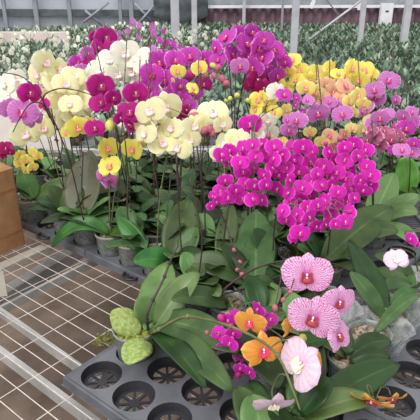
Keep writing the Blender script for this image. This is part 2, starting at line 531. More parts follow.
POT = {.054: pot_mesh(.054, .10), .068: pot_mesh(.068, .115)}
POTH = {.054: .10, .068: .115}
MIX = {(r, m): mix_mesh(r, POTH[r], m) for r in POT for m in ('moss', 'moss_pale', 'moss_green')}


def potted(label, xy, r=.054, mixm='moss', name='potted_orchid', group=None, z=BENCH+.006):
    root = thing(name, label, 'orchid', (xy[0], xy[1], z), group)
    obj('pot', POT[r], root)
    obj('potting_mix', MIX[(r, mixm)], root)
    return root, Vector((xy[0], xy[1], z+POTH[r]*.88))


# ---------------------------------------------------------------- spikes
def local(root, p): return Vector(p) - Vector(root.location)


def add_flower(root, var, p, width, yaw=0.0, tilt=0.0, roll=0.0, k=None):
    me = FM[var][k if k is not None else random.choice((0, 1, 2, 4, 5, 6))]
    f = obj('flower', me, root)
    if var in ('cream', 'white'): width *= 1.14
    p = Vector(p)
    # turned towards the aisle where the photographer stands
    to = (CAMP - p); base = math.atan2(to.x, -to.y)
    f.location = local(root, p)
    f.rotation_euler = (math.radians(tilt), math.radians(roll), base + math.radians(yaw))
    f.scale = (width, width, width)
    lp = obj('lip', LPM[var], f); ls = .78 if var != 'striped' else .72; lp.scale = (ls, ls, ls)
    return f


def spike(root, crown, var, pts, D, path=None, thick=.0026, buds=(), smat='stem', yaws=None, jit=.035, top=.0):
    """pts: (px, py, width in px[, yaw, tilt]) flowers; path: optional (px, py, depth) of the stem"""
    fl = []
    for q in pts:
        d = D + R(-jit, jit)
        fl.append((at(q[0], q[1], d), q[2]*d/F_PX, q))
    if path:
        ctrl = [Vector(crown)] + [at(*p) for p in path]
    else:
        cen = sum((f[0] for f in fl), Vector())/len(fl)
        hi = max(f[0].z for f in fl)
        back = Vector((0, .05, 0))
        far = max(fl, key=lambda f: (f[0]-crown).length)[0] + Vector((0, .03, -.01))
        low = Vector(crown)*.45 + Vector((cen.x, cen.y, cen.z))*.55 + back
        low = Vector((low.x*.5+crown.x*.5, low.y*.5+crown.y*.5, low.z))
        ctrl = [Vector(crown), low, Vector((cen.x, cen.y, min(hi, cen.z+.02)))+back, far]
    sp = spline(ctrl, 26)
    mb = MB()
    mb.tube([local(root, p) for p in sp], [thick*(1-.5*i/26) for i in range(27)], 6)
    for i in range(4, 22, 5): mb.ball(local(root, sp[i]), thick*1.5, thick*1.5, thick*1.6, 6, 4)
    for f, w, q in fl:
        bk = f + Vector((0, .035*w/.08, 0))
        n = min(sp[8:], key=lambda s: (s-bk).length)
        m = (n+bk)/2 + Vector((0, .01, .012))
        mb.tube([local(root, p) for p in spline([n, m, bk, f+Vector((0, .01, 0))], 6)], thick*.42, 5)
    bl = []
    for q in buds:
        d = D + R(-.02, .02) if len(q) < 5 else q[4]
        p = at(q[0], q[1], d); w = q[2]*d/F_PX
        n = min(sp[6:], key=lambda s: (s-p).length)
        mb.tube([local(root, x) for x in spline([n, (n+p)/2+Vector((0, 0, .006)), p], 5)], thick*.42, 5)
        bl.append((p, w, q[3]))
    mb.build('flower_stem', M[smat], root)
    for f, w, q in fl:
        yaw = q[3] if len(q) > 3 else R(-58, 58)
        tl = q[4] if len(q) > 4 else R(-38, 12)
        add_flower(root, var if len(q) < 6 else q[5], f, w, yaw, tl, R(-16, 16), q[6] if len(q) > 6 else None)
    for p, w, mname in bl:
        b = obj('bud', BUD[mname], root, local(root, p)); b.scale = (w, w, w); b.rotation_euler = (R(-.8, .8), R(-.8, .8), R(0, 3))
    return sp


def stake(root, crown, top, r=.0017):
    mb = MB()
    a = Vector(crown) + Vector((.012, .006, -.06)); b = Vector(top)
    mb.tube([local(root, a), local(root, (a+b)/2 + Vector((R(-.006, .006), 0, 0))), local(root, b)], r, 6)
    for k in (.5, .85):                   # clips that hold the flower stem
        mb.ball(local(root, a*(1-k)+b*k), .003, .003, .004, 6, 4)
    mb.build('stake', M['stake'], root)


# ---------------------------------------------------------------- the growing lattice of tray cells
cells = []
PC = .113
trays = []
for ti in range(-2, 8):                  # along B
    for tj in range(-1, 9):              # along A
        if ti >= 0:
            b0 = 0.0 + ti*.475; a0 = -.113 + tj*.36
            if tj < 0: continue
        else:
            b0 = -.47 + (ti+1)*.475; a0 = .335 + tj*.36
            if tj < 0: continue
        trays.append((a0, b0))
for ti in range(-5, -2):
    for tj in range(0, 9):
        trays.append((.335+tj*.36, -.47+(ti+1)*.475))
BX0, BX1, BY0, BY1 = -1.95, 1.95, .45, 2.98


def vis(p, m=.12):
    return BX0+.1 < p.x < BX1-.1 and BY0+.1 < p.y < BY1-.1 and abs(p.x) < p.y*.44+m and p.y < 2.9


cellset = []
for k, (a0, b0) in enumerate(trays):
    for i in range(3):
        for j in range(4):
            p = cell(a0+i*PC, b0+j*PC)
            cellset.append(dict(p=p, t=k, used=False, a=a0+i*PC, b=b0+j*PC, i=i, j=j))
# cells the photo shows empty, and the ones the cardboard box stands in
boxc = on(25, 243, BENCH)
for c in cellset:
    p = c['p']
    if (c['a'] < -.05 and abs(c['b']) < .03): c['used'] = True
    if (.36 < c['a'] < .56 and .48 < c['b'] < .66): c['used'] = True
    if p.x < boxc.x + .07 and p.y < boxc.y + .36 and c['b'] < -.8: c['used'] = 'void'


def take(p):
    best = min((c for c in cellset if not c['used'] and vis(c['p'], .3)), key=lambda c: (c['p']-Vector((p[0], p[1], BENCH))).length)
    best['used'] = 'pot'
    return best['p']


HERO = []
def hero_leaves(root, crown, L):
    for q in L: HERO.append((root, Vector(crown), q))


def place_hero_leaves(plants):
    for root, crown, q in HERO:
        (bx, by, bz), (tx, ty, tz), wpx, lift, m = q[:5]
        bp = on(bx, by, bz) if bz else Vector(crown)
        tp = on(tx, ty, tz)
        if (bp-crown).length > .085:      # the leaf grows from whichever pot is nearest its foot
            root, crown = min(plants, key=lambda o: (o[1]-bp).length)
        d = ((bp+tp)/2-CAMP).length
        k = (bp-crown).length
        if k > .03: bp = crown + (bp-crown)*(.03/k)
        nr = q[5] if len(q) > 5 else Vector((0, -.55, .85))
        add_leaf(root, leaf_mb(bp, tp, wpx*d/F_PX, lift, nr, 14, 8, fold=q[6] if len(q) > 6 else .16), m)


# ---------------------------------------------------------------- the flowering plants
def blob(cx, cy, rx, ry, n, w, mind, avoid=()):
    out = []; t = 0
    while len(out) < n and t < 4000:
        t += 1
        a = R(0, 2*PI); q = R(0, 1)**.5
        x, y = cx+rx*q*math.cos(a), cy+ry*q*math.sin(a)
        if all((x-o[0])**2+(y-o[1])**2 > mind**2 for o in list(out)+list(avoid)):
            out.append((x, y, w*R(.85, 1.1)))
    return out


ORCH = []


def plant(label, var, D, spikes, thick=.0026, bare=(), pot=None, leaves=5, lm=None, hero=None, stakes=(), r=.054, mixm='moss', paths=None, buds=(), crown_at=None, smat='stem', exact=None, jit=.035, Lr=(.15, .22), el=(12, 50)):
    allf = [f for s in spikes for f in s]
    if exact is not None:
        p = min((c for c in cellset), key=lambda c: (c['a']-exact[0])**2+(c['b']-exact[1])**2); p['used'] = 'pot'; p = p['p']
    elif pot: p = take(on(pot[0], pot[1], BENCH))
    else:
        q = sum((at(f[0], f[1], D) for f in allf), Vector())/len(allf)
        p = take((q.x, q.y+.02))
    root, crown = potted(label, p, r, mixm)
    if crown_at: crown = Vector(crown_at)
    ORCH.append((root, crown))
    for i, s in enumerate(spikes):
        spike(root, crown, var, s, D, path=(paths[i] if paths else None), buds=buds if i == 0 else (), smat=smat, jit=jit, thick=thick)
    for bp in bare:
        mb = MB(); sp = spline([at(*q) for q in bp], 24)
        mb.tube([local(root, q) for q in sp], [.0024-.0008*i/24 for i in range(25)], 6); mb.build('flower_stem', M['stem_dark'], root)
    for s in stakes: stake(root, crown, at(*s))
    if hero: hero_leaves(root, crown, hero)
    if leaves: rosette(root, crown, leaves, Lr, lm or ('leaf', 'leaf', 'leaf_dark', 'leaf_pale'), el=el)
    return root, crown


# front of the bench, beside the bare wire
plant('potted orchid with two pale speckled oval leaves beside the empty tray cell', 'blush', 1.0,
      [[(301, 364, 58, -55, -25, 'blush', 2), (274, 404, 44, 20, 30, 'blush', 1)]],
      exact=(0, 0), leaves=0, mixm='moss_green', r=.054, thick=.0042,
      paths=[[(158, 330, 1.24), (180, 318, 1.19), (200, 318, 1.14), (240, 330, 1.07), (275, 352, 1.01), (292, 388, .97), (300, 410, .96)]],
      crown_at=on(150, 334, .90),
      hero=[((138, 334, .895), (111, 312, .945), 27, .012, 'leaf_spot', Vector((0, -.5, .85)), -.07), ((147, 340, .895), (127, 364, .915), 29, .02, 'leaf_spot', Vector((0, -.5, .85)), -.07),
            ((156, 326, .91), (199, 273, 1.02), 27, .03, 'leaf_pale'), ((150, 331, .90), (166, 262, .96), 36, .02, 'leaf_pale', Vector((-.25, -.6, .8))),
            ((153, 334, .90), (205, 388, .93), 26, .05, 'leaf_dark', Vector((.3, -.3, .9)))])
plant('green orchid behind the speckled-leaved pot with a thin dark upright stem', 'small', 1.25, [[]],
      exact=(.113, 0), leaves=0, paths=[[(148, 312, 1.30), (163, 280, 1.33), (170, 262, 1.35), (178, 246, 1.38)]], thick=.0038, crown_at=on(148, 330, .90), smat='stem_dark',
      hero=[((160, 318, .91), (238, 352, .95), 34, .05, 'leaf'), ((152, 322, .91), (136, 300, .97), 24, .02, 'leaf_pale'),
            ((163, 335, .90), (232, 392, .93), 30, .05, 'leaf')])
plant('orchid with a broad green leaf spread below the small magenta spray', 'small', 1.2,
      [[(228, 320, 20), (219, 334, 20), (233, 333, 18), (230, 343, 19), (243, 346, 18), (258, 309, 19), (236, 316, 16), (224, 347, 17), (240, 356, 16)],
       [(271, 319, 16), (262, 372, 16), (250, 372, 15), (240, 368, 14), (270, 386, 14), (266, 326, 13)]],
      pot=(225, 345), leaves=0, buds=[(213, 349, 9, 'bud_small'), (221, 318, 7, 'bud_small'), (238, 374, 7, 'bud_small'), (207, 333, 5, 'bud_red')],
      hero=[((240, 395, .93), (290, 392, .90), 22, .03, 'leaf_dark'), ((225, 300, 0), (172, 300, 1.0), 26, .03, 'leaf'), ((238, 352, .95), (278, 388, .95), 30, .03, 'leaf_dark')])
plant('orchid with narrow orange petals drooping over the small magenta spray', 'orange', 1.08,
      [[(250, 322, 34, -20, -10), (263, 350, 44, 25, -15), (291, 322, 34, 70, -5), (309, 366, 42, 55, -30)],
       [(372, 400, 44, -20, 50), (392, 398, 30, 30, 40)]],
      pot=(300, 395), leaves=3, lm=('leaf_dark',), buds=[(303, 338, 8, 'bud_green')], jit=.02,
      paths=[[(305, 372, 1.14), (290, 345, 1.14), (268, 328, 1.13), (250, 322, 1.11)], [(340, 410, 1.14), (375, 402, 1.1)]])
plant('orchid with large pink-veined white flowers at the front of the bench', 'striped', 1.0,
      [[(307, 275, 53, 4, -6, 'striped', 0), (313, 318, 54, -4, -8, 'striped', 4), (339, 302, 40, 34, -4, 'striped', 0), (338, 336, 38, 60, -28, 'striped', 2)]],
      pot=(235, 325), leaves=3, jit=.012, smat='stem_dark',
      paths=[[(222, 293, 1.2), (250, 271, 1.12), (285, 261, 1.06), (306, 268, 1.05), (322, 300, 1.06), (340, 330, 1.07)]],
      buds=[(283, 300, 5, 'bud_red'), (275, 308, 6, 'bud_red'), (290, 292, 5, 'bud_red')],
      hero=[((246, 281, .93), (187, 262, .96), 28, .05, 'leaf'), ((262, 292, .92), (256, 211, 1.02), 38, .02, 'leaf')])
plant('orchid whose long dark stem of tiny red buds stands between broad leaves', 'small', 1.35, [[(216, 202, 17), (211, 206, 12), (213, 196, 12)]],
      pot=(238, 290), leaves=4, smat='stem_dark', paths=[[(236, 255, 1.42), (226, 225, 1.42), (216, 202, 1.38)]],
      buds=[(237, 270, 4, 'bud_red', 1.4), (240, 262, 4, 'bud_red', 1.4), (234, 250, 4, 'bud_red', 1.4), (242, 275, 5, 'bud_red', 1.38)],
      hero=[((170, 252, .93), (206, 262, .94), 20, .03, 'leaf_dark'), ((200, 215, .95), (196, 260, .93), 16, .03, 'leaf_dark'), ((222, 262, .93), (232, 205, 1.05), 22, .01, 'leaf')])
plant('orchid with one broad glossy leaf tilted up in the middle of the bench', 'cream', 1.62,
      [[(163, 143, 28), (178, 147, 26), (194, 126, 24), (150, 128, 26), (190, 140, 20)]],
      pot=(165, 272), leaves=3, hero=[((155, 258, .93), (188, 199, 1.05), 36, .01, 'leaf'), ((166, 268, .92), (134, 262, .95), 28, .03, 'leaf_bright'), ((168, 262, .92), (204, 276, .95), 26, .04, 'leaf')],
      stakes=[(176, 110, 1.66)], buds=[(210, 129, 9, 'bud_red'), (213, 133, 6, 'bud_red'), (195, 116, 8, 'bud_red'), (195, 130, 8, 'bud_red')])
# second tray
plant('orchid in a clear pot at the tray edge with a thick upright strap leaf', 'yellow', 1.72,
      [[(107, 148, 25, 30, -10, 'yellow', 3), (110, 166, 26, -25, -35, 'yellow', 2)], [(133, 149, 26, -35, -10, 'yellow', 3), (141, 143, 18, 60, 0, 'yellow', 6)]],
      exact=(.335, -.47), leaves=1, r=.054, hero=[((122, 264, .89), (117, 216, .99), 19, .0, 'leaf_bright', Vector((0, -1, .2))),
      ((98, 230, 0), (52, 247, .84), 17, .13, 'leaf_bright'), ((104, 231, 0), (145, 243, .93), 20, .06, 'leaf_bright'), ((100, 228, 0), (66, 200, .95), 26, .05, 'leaf')],
      stakes=[(127, 36, 1.75)], buds=[(112, 123, 9, 'bud_green')])
plant('orchid with lilac drooping petals under the bright yellow flowers', 'lilac', 1.8, [[(109, 180, 22, 40, -30), (103, 175, 16, -20)]], pot=(118, 238), leaves=5)
plant('orchid with a wide bronze leaf standing upright at the left', 'cream', 1.95,
      [[(25, 134, 28, 0), (43, 128, 24, 8), (57, 121, 24, -8), (50, 108, 22)]],
      pot=(66, 226), leaves=3, lm=('leaf_bright', 'leaf'), hero=[((68, 215, .93), (90, 151, 1.12), 38, .0, 'leaf_brown', Vector((-.2, -.9, .3))), ((60, 214, .93), (84, 190, 1.0), 24, .03, 'leaf')], stakes=[(31, 60, 1.98)],
      bare=[[(84, 222, 1.85), (67, 153, 1.72), (43, 101, 1.6), (24, 78, 1.56), (0, 72, 1.56)], [(54, 125, 1.66), (43, 99, 1.6), (57, 89, 1.58), (75, 90, 1.58), (95, 96, 1.6)], [(50, 118, 1.64), (42, 104, 1.61), (30, 104, 1.6), (20, 118, 1.6), (13, 132, 1.62)]],
      paths=[[(60, 180, 1.98), (48, 130, 1.99), (40, 112, 1.98), (30, 118, 1.97), (24, 130, 1.97)]])
plant('orchid in a wide clear pot beside the cardboard box', 'yellow', 1.95,
      [[(20, 155, 13), (27, 160, 14), (33, 152, 12), (25, 170, 12), (38, 156, 11), (33, 167, 12), (19, 163, 12)]],
      exact=(.335, -.945), r=.068, leaves=2, hero=[((40, 200, .93), (21, 168, 1.04), 20, .0, 'leaf_pale', Vector((.3, -.9, .3))), ((44, 198, .93), (76, 182, 1.0), 18, .03, 'leaf_pale'), ((36, 200, .93), (28, 172, 1.0), 16, 0, 'leaf')],
      stakes=[(22, 118, 2.0)])

# left: white and cream masses
plant('tall orchid with a dense head of cream flowers, far left of the bench', 'cream', 1.78,
      [[(45, 62, 27), (58, 70, 26), (38, 74, 24), (52, 84, 26), (66, 84, 24)], [(60, 98, 26), (46, 98, 24), (70, 104, 22), (34, 92, 20)]],
      pot=(70, 205), leaves=5, stakes=[(38, 58, 1.8)], buds=[(55, 66, 4, 'bud_green')])
plant('orchid with white flowers cut off by the left picture edge', 'white', 1.9,
      [[(5, 84, 24), (16, 78, 20), (8, 96, 22), (22, 86, 16), (2, 108, 20)]], pot=(55, 196), leaves=4, stakes=[(10, 70, 1.93)])
plant('orchid with a single deep violet flower in front of white ones, left', 'magenta', 1.68,
      [[(30, 93, 27, 20), (44, 104, 16, -50)]], pot=(56, 190), leaves=4,
      paths=[[(62, 150, 1.8), (50, 112, 1.76), (42, 97, 1.74), (30, 90, 1.72)]])
plant('orchid with two wide lilac flowers low at the left edge', 'lilac', 1.72,
      [[(22, 112, 32, -12), (33, 118, 22, 30), (8, 108, 22)]], pot=(30, 192), leaves=4)
plant('orchid with dark wine petals beside the box top', 'darkred', 1.9, [[(6, 148, 17, -20), (2, 154, 14), (10, 152, 10)]], pot=(14, 195), leaves=3)
plant('orchid with a dazzling white flower head behind the magenta ones', 'white', 1.95,
      [[(125, 53, 28), (138, 58, 26), (110, 60, 26), (132, 72, 24), (100, 70, 24), (118, 74, 24)], [(88, 78, 22), (80, 84, 22), (95, 86, 20), (143, 68, 18)]],
      pot=(125, 196), leaves=5, stakes=[(138, 30, 2.0), (83, 45, 1.9)], buds=[(133, 66, 4, 'bud_red')])
plant('orchid with cream flowers just left of the front magenta ones', 'cream', 1.85,
      [[(80, 92, 24), (74, 76, 22), (72, 112, 24), (86, 108, 20), (64, 118, 22), (82, 100, 22)]], pot=(95, 190), leaves=5, stakes=[(60, 90, 1.88)])
plant('orchid with a bright yellow flower above dark green leaves, left', 'yellow', 1.7,
      [[(78, 127, 27, -6), (90, 122, 15, 40), (66, 133, 14, -40)]], pot=(95, 205), leaves=5)
plant('orchid with five deep magenta flowers facing the aisle', 'magenta', 1.62,
      [[(101, 86, 30, 14), (101, 103, 25, -6), (95, 128, 22, -14), (113, 98, 20, 30)], [(136, 93, 27, 0), (130, 112, 27, -12), (128, 126, 22, 70), (120, 118, 16, 40)]],
      pot=(128, 225), leaves=5, stakes=[(93, 36, 1.66), (140, 60, 1.64)], buds=[(110, 126, 10, 'bud_green')],
      paths=[[(118, 150, 1.68), (114, 112, 1.67), (104, 88, 1.67), (96, 98, 1.66), (94, 124, 1.65)], [(126, 150, 1.68), (122, 110, 1.68), (132, 90, 1.67), (136, 100, 1.66)]])
plant('tall orchid with a violet-magenta head against the pale back wall', 'magenta', 2.15,
      [[(106, 38, 26), (98, 48, 20), (112, 48, 20), (95, 38, 18)], [(88, 54, 20, 30, 0, 'lilac'), (78, 62, 18, 0, 0, 'purple'), (82, 70, 16, 0, 0, 'lilac'), (70, 68, 14, 0, 0, 'purple'), (90, 62, 16)]],
      pot=(115, 178), leaves=4, stakes=[(104, 22, 2.2)])

# centre: cream row in front of the purple
plant('orchid with big cream-white flowers left of centre', 'cream', 1.6,
      [[(165, 107, 31, 4), (150, 111, 28, -12), (144, 124, 24, -30), (156, 124, 24)], [(145, 134, 22), (172, 128, 24)]],
      pot=(150, 225), leaves=5, lm=('leaf_dark', 'leaf'), stakes=[(150, 45, 1.66), (146, 60, 1.66)], buds=[(192, 118, 9, 'bud_red')])
plant('orchid with pale yellow flowers and wine buds in the centre', 'cream', 1.6,
      [[(213, 113, 29, 4), (205, 124, 24), (222, 124, 20, 30), (198, 120, 22)], [(226, 144, 25), (238, 140, 24), (220, 154, 20), (240, 152, 22)]],
      pot=(205, 232), leaves=5, lm=('leaf_dark', 'leaf'), stakes=[(198, 42, 1.68)], buds=[(213, 133, 7, 'bud_red'), (204, 131, 8, 'bud_red')])
plant('orchid with purple flowers massed left of the steel post', 'purple', 1.85,
      [[(160, 62, 28), (152, 74, 26), (166, 80, 26), (148, 88, 22)], [(175, 60, 24), (170, 96, 24), (160, 98, 20), (180, 86, 20)]],
      pot=(160, 200), leaves=5, stakes=[(156, 38, 1.9), (149, 52, 1.9)])
plant('orchid with purple flowers just right of the steel post', 'purple', 1.95,
      [[(190, 56, 24), (205, 60, 24), (197, 68, 20), (213, 66, 16)], [(183, 100, 20), (194, 92, 20), (190, 106, 18), (204, 84, 18, 0, 0, 'magenta')]],
      pot=(198, 200), leaves=5, stakes=[(198, 50, 2.0), (188, 48, 2.0)], buds=[(190, 75, 11, 'bud_small')])
plant('orchid with lilac blooms behind the white flower head', 'lilac', 2.0,
      [[(148, 64, 26), (152, 54, 20), (143, 76, 22), (140, 86, 20)]], pot=(145, 185), leaves=4, stakes=[(143, 38, 2.05)])
plant('orchid with wine red petals tucked behind the cream flowers', 'darkred', 1.72, [[(182, 119, 22, 40), (175, 124, 18), (186, 110, 14)]], pot=(185, 215), leaves=4)
plant('orchid with two small yellow flowers with peach throats over the purple ones', 'yellow', 1.75,
      [[(178, 71, 17, -14), (199, 68, 18, 20), (193, 88, 15, 30), (173, 80, 6)]], pot=(180, 222), leaves=3,
      buds=[(213, 66, 6, 'bud_green'), (218, 68, 6, 'bud_red'), (222, 79, 7, 'bud_red'), (206, 76, 6, 'bud_red'), (226, 84, 7, 'bud_red'), (214, 76, 6, 'bud_red')],
      paths=[[(182, 150, 1.82), (190, 105, 1.8), (200, 90, 1.8), (205, 75, 1.79), (222, 72, 1.79)]])
plant('orchid with the tallest deep purple head in the centre back', 'purple', 1.9,
      [[(227, 38, 28), (216, 48, 20), (232, 55, 26), (246, 44, 28), (218, 60, 18)], [(258, 48, 26), (263, 58, 26), (248, 58, 24), (253, 68, 24), (240, 66, 20, 0, 0, 'lilac')],
       [(240, 34, 22), (252, 32, 20), (264, 40, 22), (274, 50, 24)]],
      pot=(240, 202), leaves=4, stakes=[(220, 28, 1.95), (237, 30, 1.95)], smat='stem_dark')
plant('orchid with purple petals sloping down toward the yellow ones', 'purple', 1.98,
      [[(280, 58, 24), (272, 66, 22), (286, 62, 18), (277, 76, 20), (268, 74, 20)]], pot=(272, 195), leaves=4, stakes=[(268, 30, 2.0)])
plant('orchid with dark wine purple blooms hanging beneath the tall purple head', 'darkred', 1.95,
      [[(257, 80, 25), (264, 88, 22), (250, 84, 20), (270, 82, 18)]], pot=(255, 205), leaves=4)

# right of centre: yellow, peach and lilac
plant('orchid with bright yellow flowers beside the far grey post', 'yellow', 2.0,
      [[(293, 60, 18), (300, 70, 20), (287, 72, 20), (296, 80, 18)], [(278, 84, 18), (274, 74, 14), (286, 88, 18)]],
      pot=(290, 190), leaves=4, stakes=[(300, 32, 2.05), (284, 28, 2.05)], buds=[(272, 78, 6, 'bud_green')])
plant('orchid with yellow-green flowers and lime buds left of the pale mass', 'yellow', 1.72,
      [[(258, 100, 19), (266, 108, 20), (256, 110, 16), (271, 98, 18), (262, 96, 14), (274, 112, 18)]], pot=(262, 218), leaves=4,
      buds=[(237, 96, 6, 'bud_green'), (230, 99, 5, 'bud_green'), (248, 101, 5, 'bud_green'), (252, 96, 4, 'bud_green'), (226, 101, 4, 'bud_green')])
plant('orchid with cream flowers filling the gap above the hot magenta ones', 'white', 1.68,
      [[(262, 126, 22), (270, 134, 20), (256, 134, 20), (276, 92, 20), (268, 120, 16)]], pot=(262, 208), leaves=4, buds=[(268, 137, 6, 'bud_red'), (272, 146, 6, 'bud_red')])
plant('orchid with yellow flowers in the middle of the pale mass', 'yellow', 1.98,
      [[(318, 72, 22), (330, 68, 20), (326, 78, 22), (310, 80, 20), (338, 74, 16)]], pot=(318, 190), leaves=4, stakes=[(320, 30, 2.02), (315, 45, 2.02)])
plant('orchid with clear yellow flowers near the right green field', 'yellow', 1.98,
      [[(352, 68, 22), (364, 70, 22), (372, 76, 18), (360, 80, 20), (346, 76, 18)]], pot=(352, 188), leaves=4, stakes=[(365, 24, 2.05), (359, 60, 2.0)])
plant('orchid with pale peach flowers in front of yellow ones', 'peach', 1.82,
      [[(345, 86, 24), (334, 92, 22), (352, 94, 22), (326, 86, 22)], [(316, 92, 20, 0, 0, 'gold'), (306, 88, 20, 0, 0, 'gold'), (322, 98, 18), (340, 100, 20)]],
      pot=(330, 205), leaves=4, stakes=[(315, 54, 1.86), (330, 56, 1.86)])
plant('orchid with honey yellow flowers right of the peach ones', 'gold', 1.75,
      [[(358, 96, 22), (350, 102, 20), (364, 104, 16), (354, 112, 16)], [(371, 122, 20, 40), (362, 130, 18, 50), (378, 118, 14)]],
      pot=(362, 215), leaves=4, stakes=[(358, 60, 1.8)])
plant('orchid with three round lilac-pink flowers facing forward, right of centre', 'lilac', 1.55,
      [[(318, 113, 25, 8), (342, 114, 22, 10), (297, 120, 22, -22)], [(289, 130, 18), (308, 100, 14), (330, 102, 16), (336, 106, 14), (288, 120, 14)]],
      pot=(322, 225), leaves=4, stakes=[(317, 60, 1.6)], jit=.02)
plant('orchid with a magenta-pink half-open flower on a thin arched stem', 'purple', 1.6,
      [[(284, 95, 19, 20, -40), (297, 98, 12), (250, 124, 24, -5, 0, 'small', 0), (296, 105, 10), (303, 112, 10)]],
      pot=(285, 235), leaves=4, paths=[[(262, 165, 1.62), (254, 132, 1.62), (262, 116, 1.62), (278, 107, 1.62), (290, 100, 1.62)]])
plant('tall orchid with lilac flowers standing against the green field, right', 'lilac', 1.85,
      [[(389, 80, 23, -6), (374, 90, 22, 10), (376, 98, 20, -10)], [(396, 100, 13), (368, 108, 20), (362, 112, 16)]],
      pot=(385, 200), leaves=4, stakes=[(378, 26, 1.9), (393, 30, 1.9)])
plant('orchid with mauve flowers crowded at the right', 'lilac', 1.6,
      [[(380, 118, 20, 0, 0, 'lilac'), (372, 124, 18), (388, 114, 16), (406, 128, 21, 20, 0, 'purple')], [(404, 116, 16), (414, 122, 16), (396, 126, 14), (412, 112, 14)]],
      pot=(400, 200), leaves=4, stakes=[(408, 78, 1.64), (386, 100, 1.64)])
plant('orchid with frilly dusty pink flowers above the hot magenta ones', 'frill', 1.5,
      [[(375, 136, 24), (366, 140, 22), (385, 132, 20), (392, 140, 20)], [(402, 140, 18), (380, 144, 20), (398, 134, 16), (372, 130, 16)]], pot=(370, 200), leaves=2, smat='stem_dark')
plant('orchid with pink flowers at the right edge over green leaves', 'lilac', 1.45,
      [[(402, 150, 18, 10), (412, 152, 17), (414, 143, 14, 0, 0, 'purple'), (394, 150, 13, 0, 0, 'purple')]], pot=(419, 222), leaves=1,
      lm=('leaf_pale',), hero=[((392, 216, .95), (420, 196, 1.02), 20, .03, 'leaf_pale'), ((390, 222, .95), (418, 248, .95), 20, .05, 'leaf_pale'), ((388, 214, .95), (418, 214, .98), 18, .05, 'leaf_pale'),
      ((398, 186, 0), (403, 157, 1.10), 27, .01, 'leaf_lime', Vector((0, -.9, .4)), .05)])
plant('orchid with orange and peach flowers behind the magenta mass', 'peach', 1.7,
      [[(330, 136, 18), (322, 142, 16, 0, 0, 'gold'), (336, 146, 16), (310, 132, 14, 0, 0, 'gold'), (345, 134, 14)]], pot=(335, 212), leaves=4)
plant('orchid with yellow petals seen beneath the lilac flowers', 'gold', 1.72,
      [[(282, 142, 14), (275, 146, 14), (286, 110, 16), (352, 128, 14)]], pot=(300, 215), leaves=4)

# the hot magenta small-flowered plants
used = []
def sm(label, ex, bl, n, pot, **k):
    f = list(ex)
    f += blob(bl[0], bl[1], bl[2], bl[3], n, 19, 9.6, [(u[0], u[1]) for u in used+f])
    used.extend(f)
    f.sort(key=lambda q: q[0]); h = len(f)//2
    plant(label, 'small', k.pop('D', 1.36), [f[:h], f[h:]], pot=pot, **k)
sm('small-flowered magenta orchid at the left end of the bright mass', [(225, 180, 17), (243, 172, 19), (236, 190, 18), (228, 162, 16)], (236, 172, 24, 28), 10, (245, 258), leaves=2, buds=[(222, 196, 6, 'bud_small')], stakes=[(252, 118, 1.4)])
sm('small-flowered magenta orchid with a spray beside the white flowers', [(262, 157, 19), (245, 152, 17), (272, 168, 18)], (262, 172, 26, 30), 12, (268, 250), leaves=2, stakes=[(270, 140, 1.4)])
sm('small-flowered magenta orchid in the middle of the bright mass', [(303, 147, 22, 0, 0), (312, 152, 17), (283, 163, 18), (295, 160, 17)], (295, 172, 24, 32), 13, (292, 262), leaves=2, stakes=[(318, 150, 1.4)])
sm('small-flowered magenta orchid with its widest flower turned forward', [(327, 176, 28, 0, 0), (345, 160, 19), (338, 192, 17)], (328, 182, 26, 34), 13, (322, 258), leaves=1, buds=[(326, 144, 5, 'bud_small'), (340, 139, 6, 'bud_red')])
sm('small-flowered magenta orchid at the right end of the bright mass', [(352, 171, 19), (366, 150, 18), (360, 180, 17), (354, 198, 16)], (354, 172, 20, 30), 11, (352, 250), leaves=0, stakes=[(372, 120, 1.4)])
sm('small-flowered magenta orchid whose lowest flowers hang above the veined ones', [(309, 217, 21), (300, 233, 22, 10, -10), (293, 238, 14), (345, 222, 21), (335, 224, 15), (318, 205, 18)], (315, 212, 34, 16), 8, (305, 280), leaves=2, D=1.26, buds=[(350, 212, 5, 'bud_small')])

# right front
plant('orchid with a very broad leaf reaching right over the dark slots', 'small', 1.3, [], pot=(322, 268), leaves=1,
      hero=[((322, 252, .96), (393, 208, 1.03), 36, .04, 'leaf'), ((366, 214, .97), (394, 173, 1.05), 27, .01, 'leaf_pale', Vector((-.2, -.8, .5))), ((340, 222, .97), (398, 232, 1.0), 24, .05, 'leaf')])
plant('orchid in clear wrap with two tall leaves behind the veined flowers', 'small', 1.3, [], pot=(388, 335), leaves=0, mixm='moss_pale',
      hero=[((388, 318, 0), (349, 240, 1.02), 25, .01, 'leaf_dark', Vector((.3, -.8, .5))), ((378, 325, .91), (350, 272, 1.0), 18, .02, 'leaf'), ((375, 333, .9), (419, 296, .94), 12, .04, 'leaf'), ((392, 302, .92), (418, 290, .93), 12, .03, 'leaf')])
plant('orchid in clear wrap with a low oval leaf near the right edge', 'small', 1.2, [], pot=(352, 372), leaves=0, mixm='moss_pale',
      hero=[((352, 354, .91), (391, 342, .92), 20, .03, 'leaf_dark'), ((350, 355, .91), (330, 322, .93), 18, .03, 'leaf_dark'), ((350, 362, .91), (390, 358, .91), 15, .03, 'leaf_dark')])
plant('orchid with a large rounded leaf at the bottom right corner', 'small', 1.15, [], pot=(330, 398), leaves=1, mixm='moss_pale',
      hero=[((338, 395, .92), (399, 364, .93), 30, .03, 'leaf_dark'), ((335, 385, .92), (318, 340, .95), 24, .02, 'leaf_dark')])
plant('short orchid in clear wrap low at the right edge above the open tray cells', 'small', 1.4, [], pot=(404, 322), leaves=2, mixm='moss_pale', Lr=(.10, .14), lm=('leaf',))
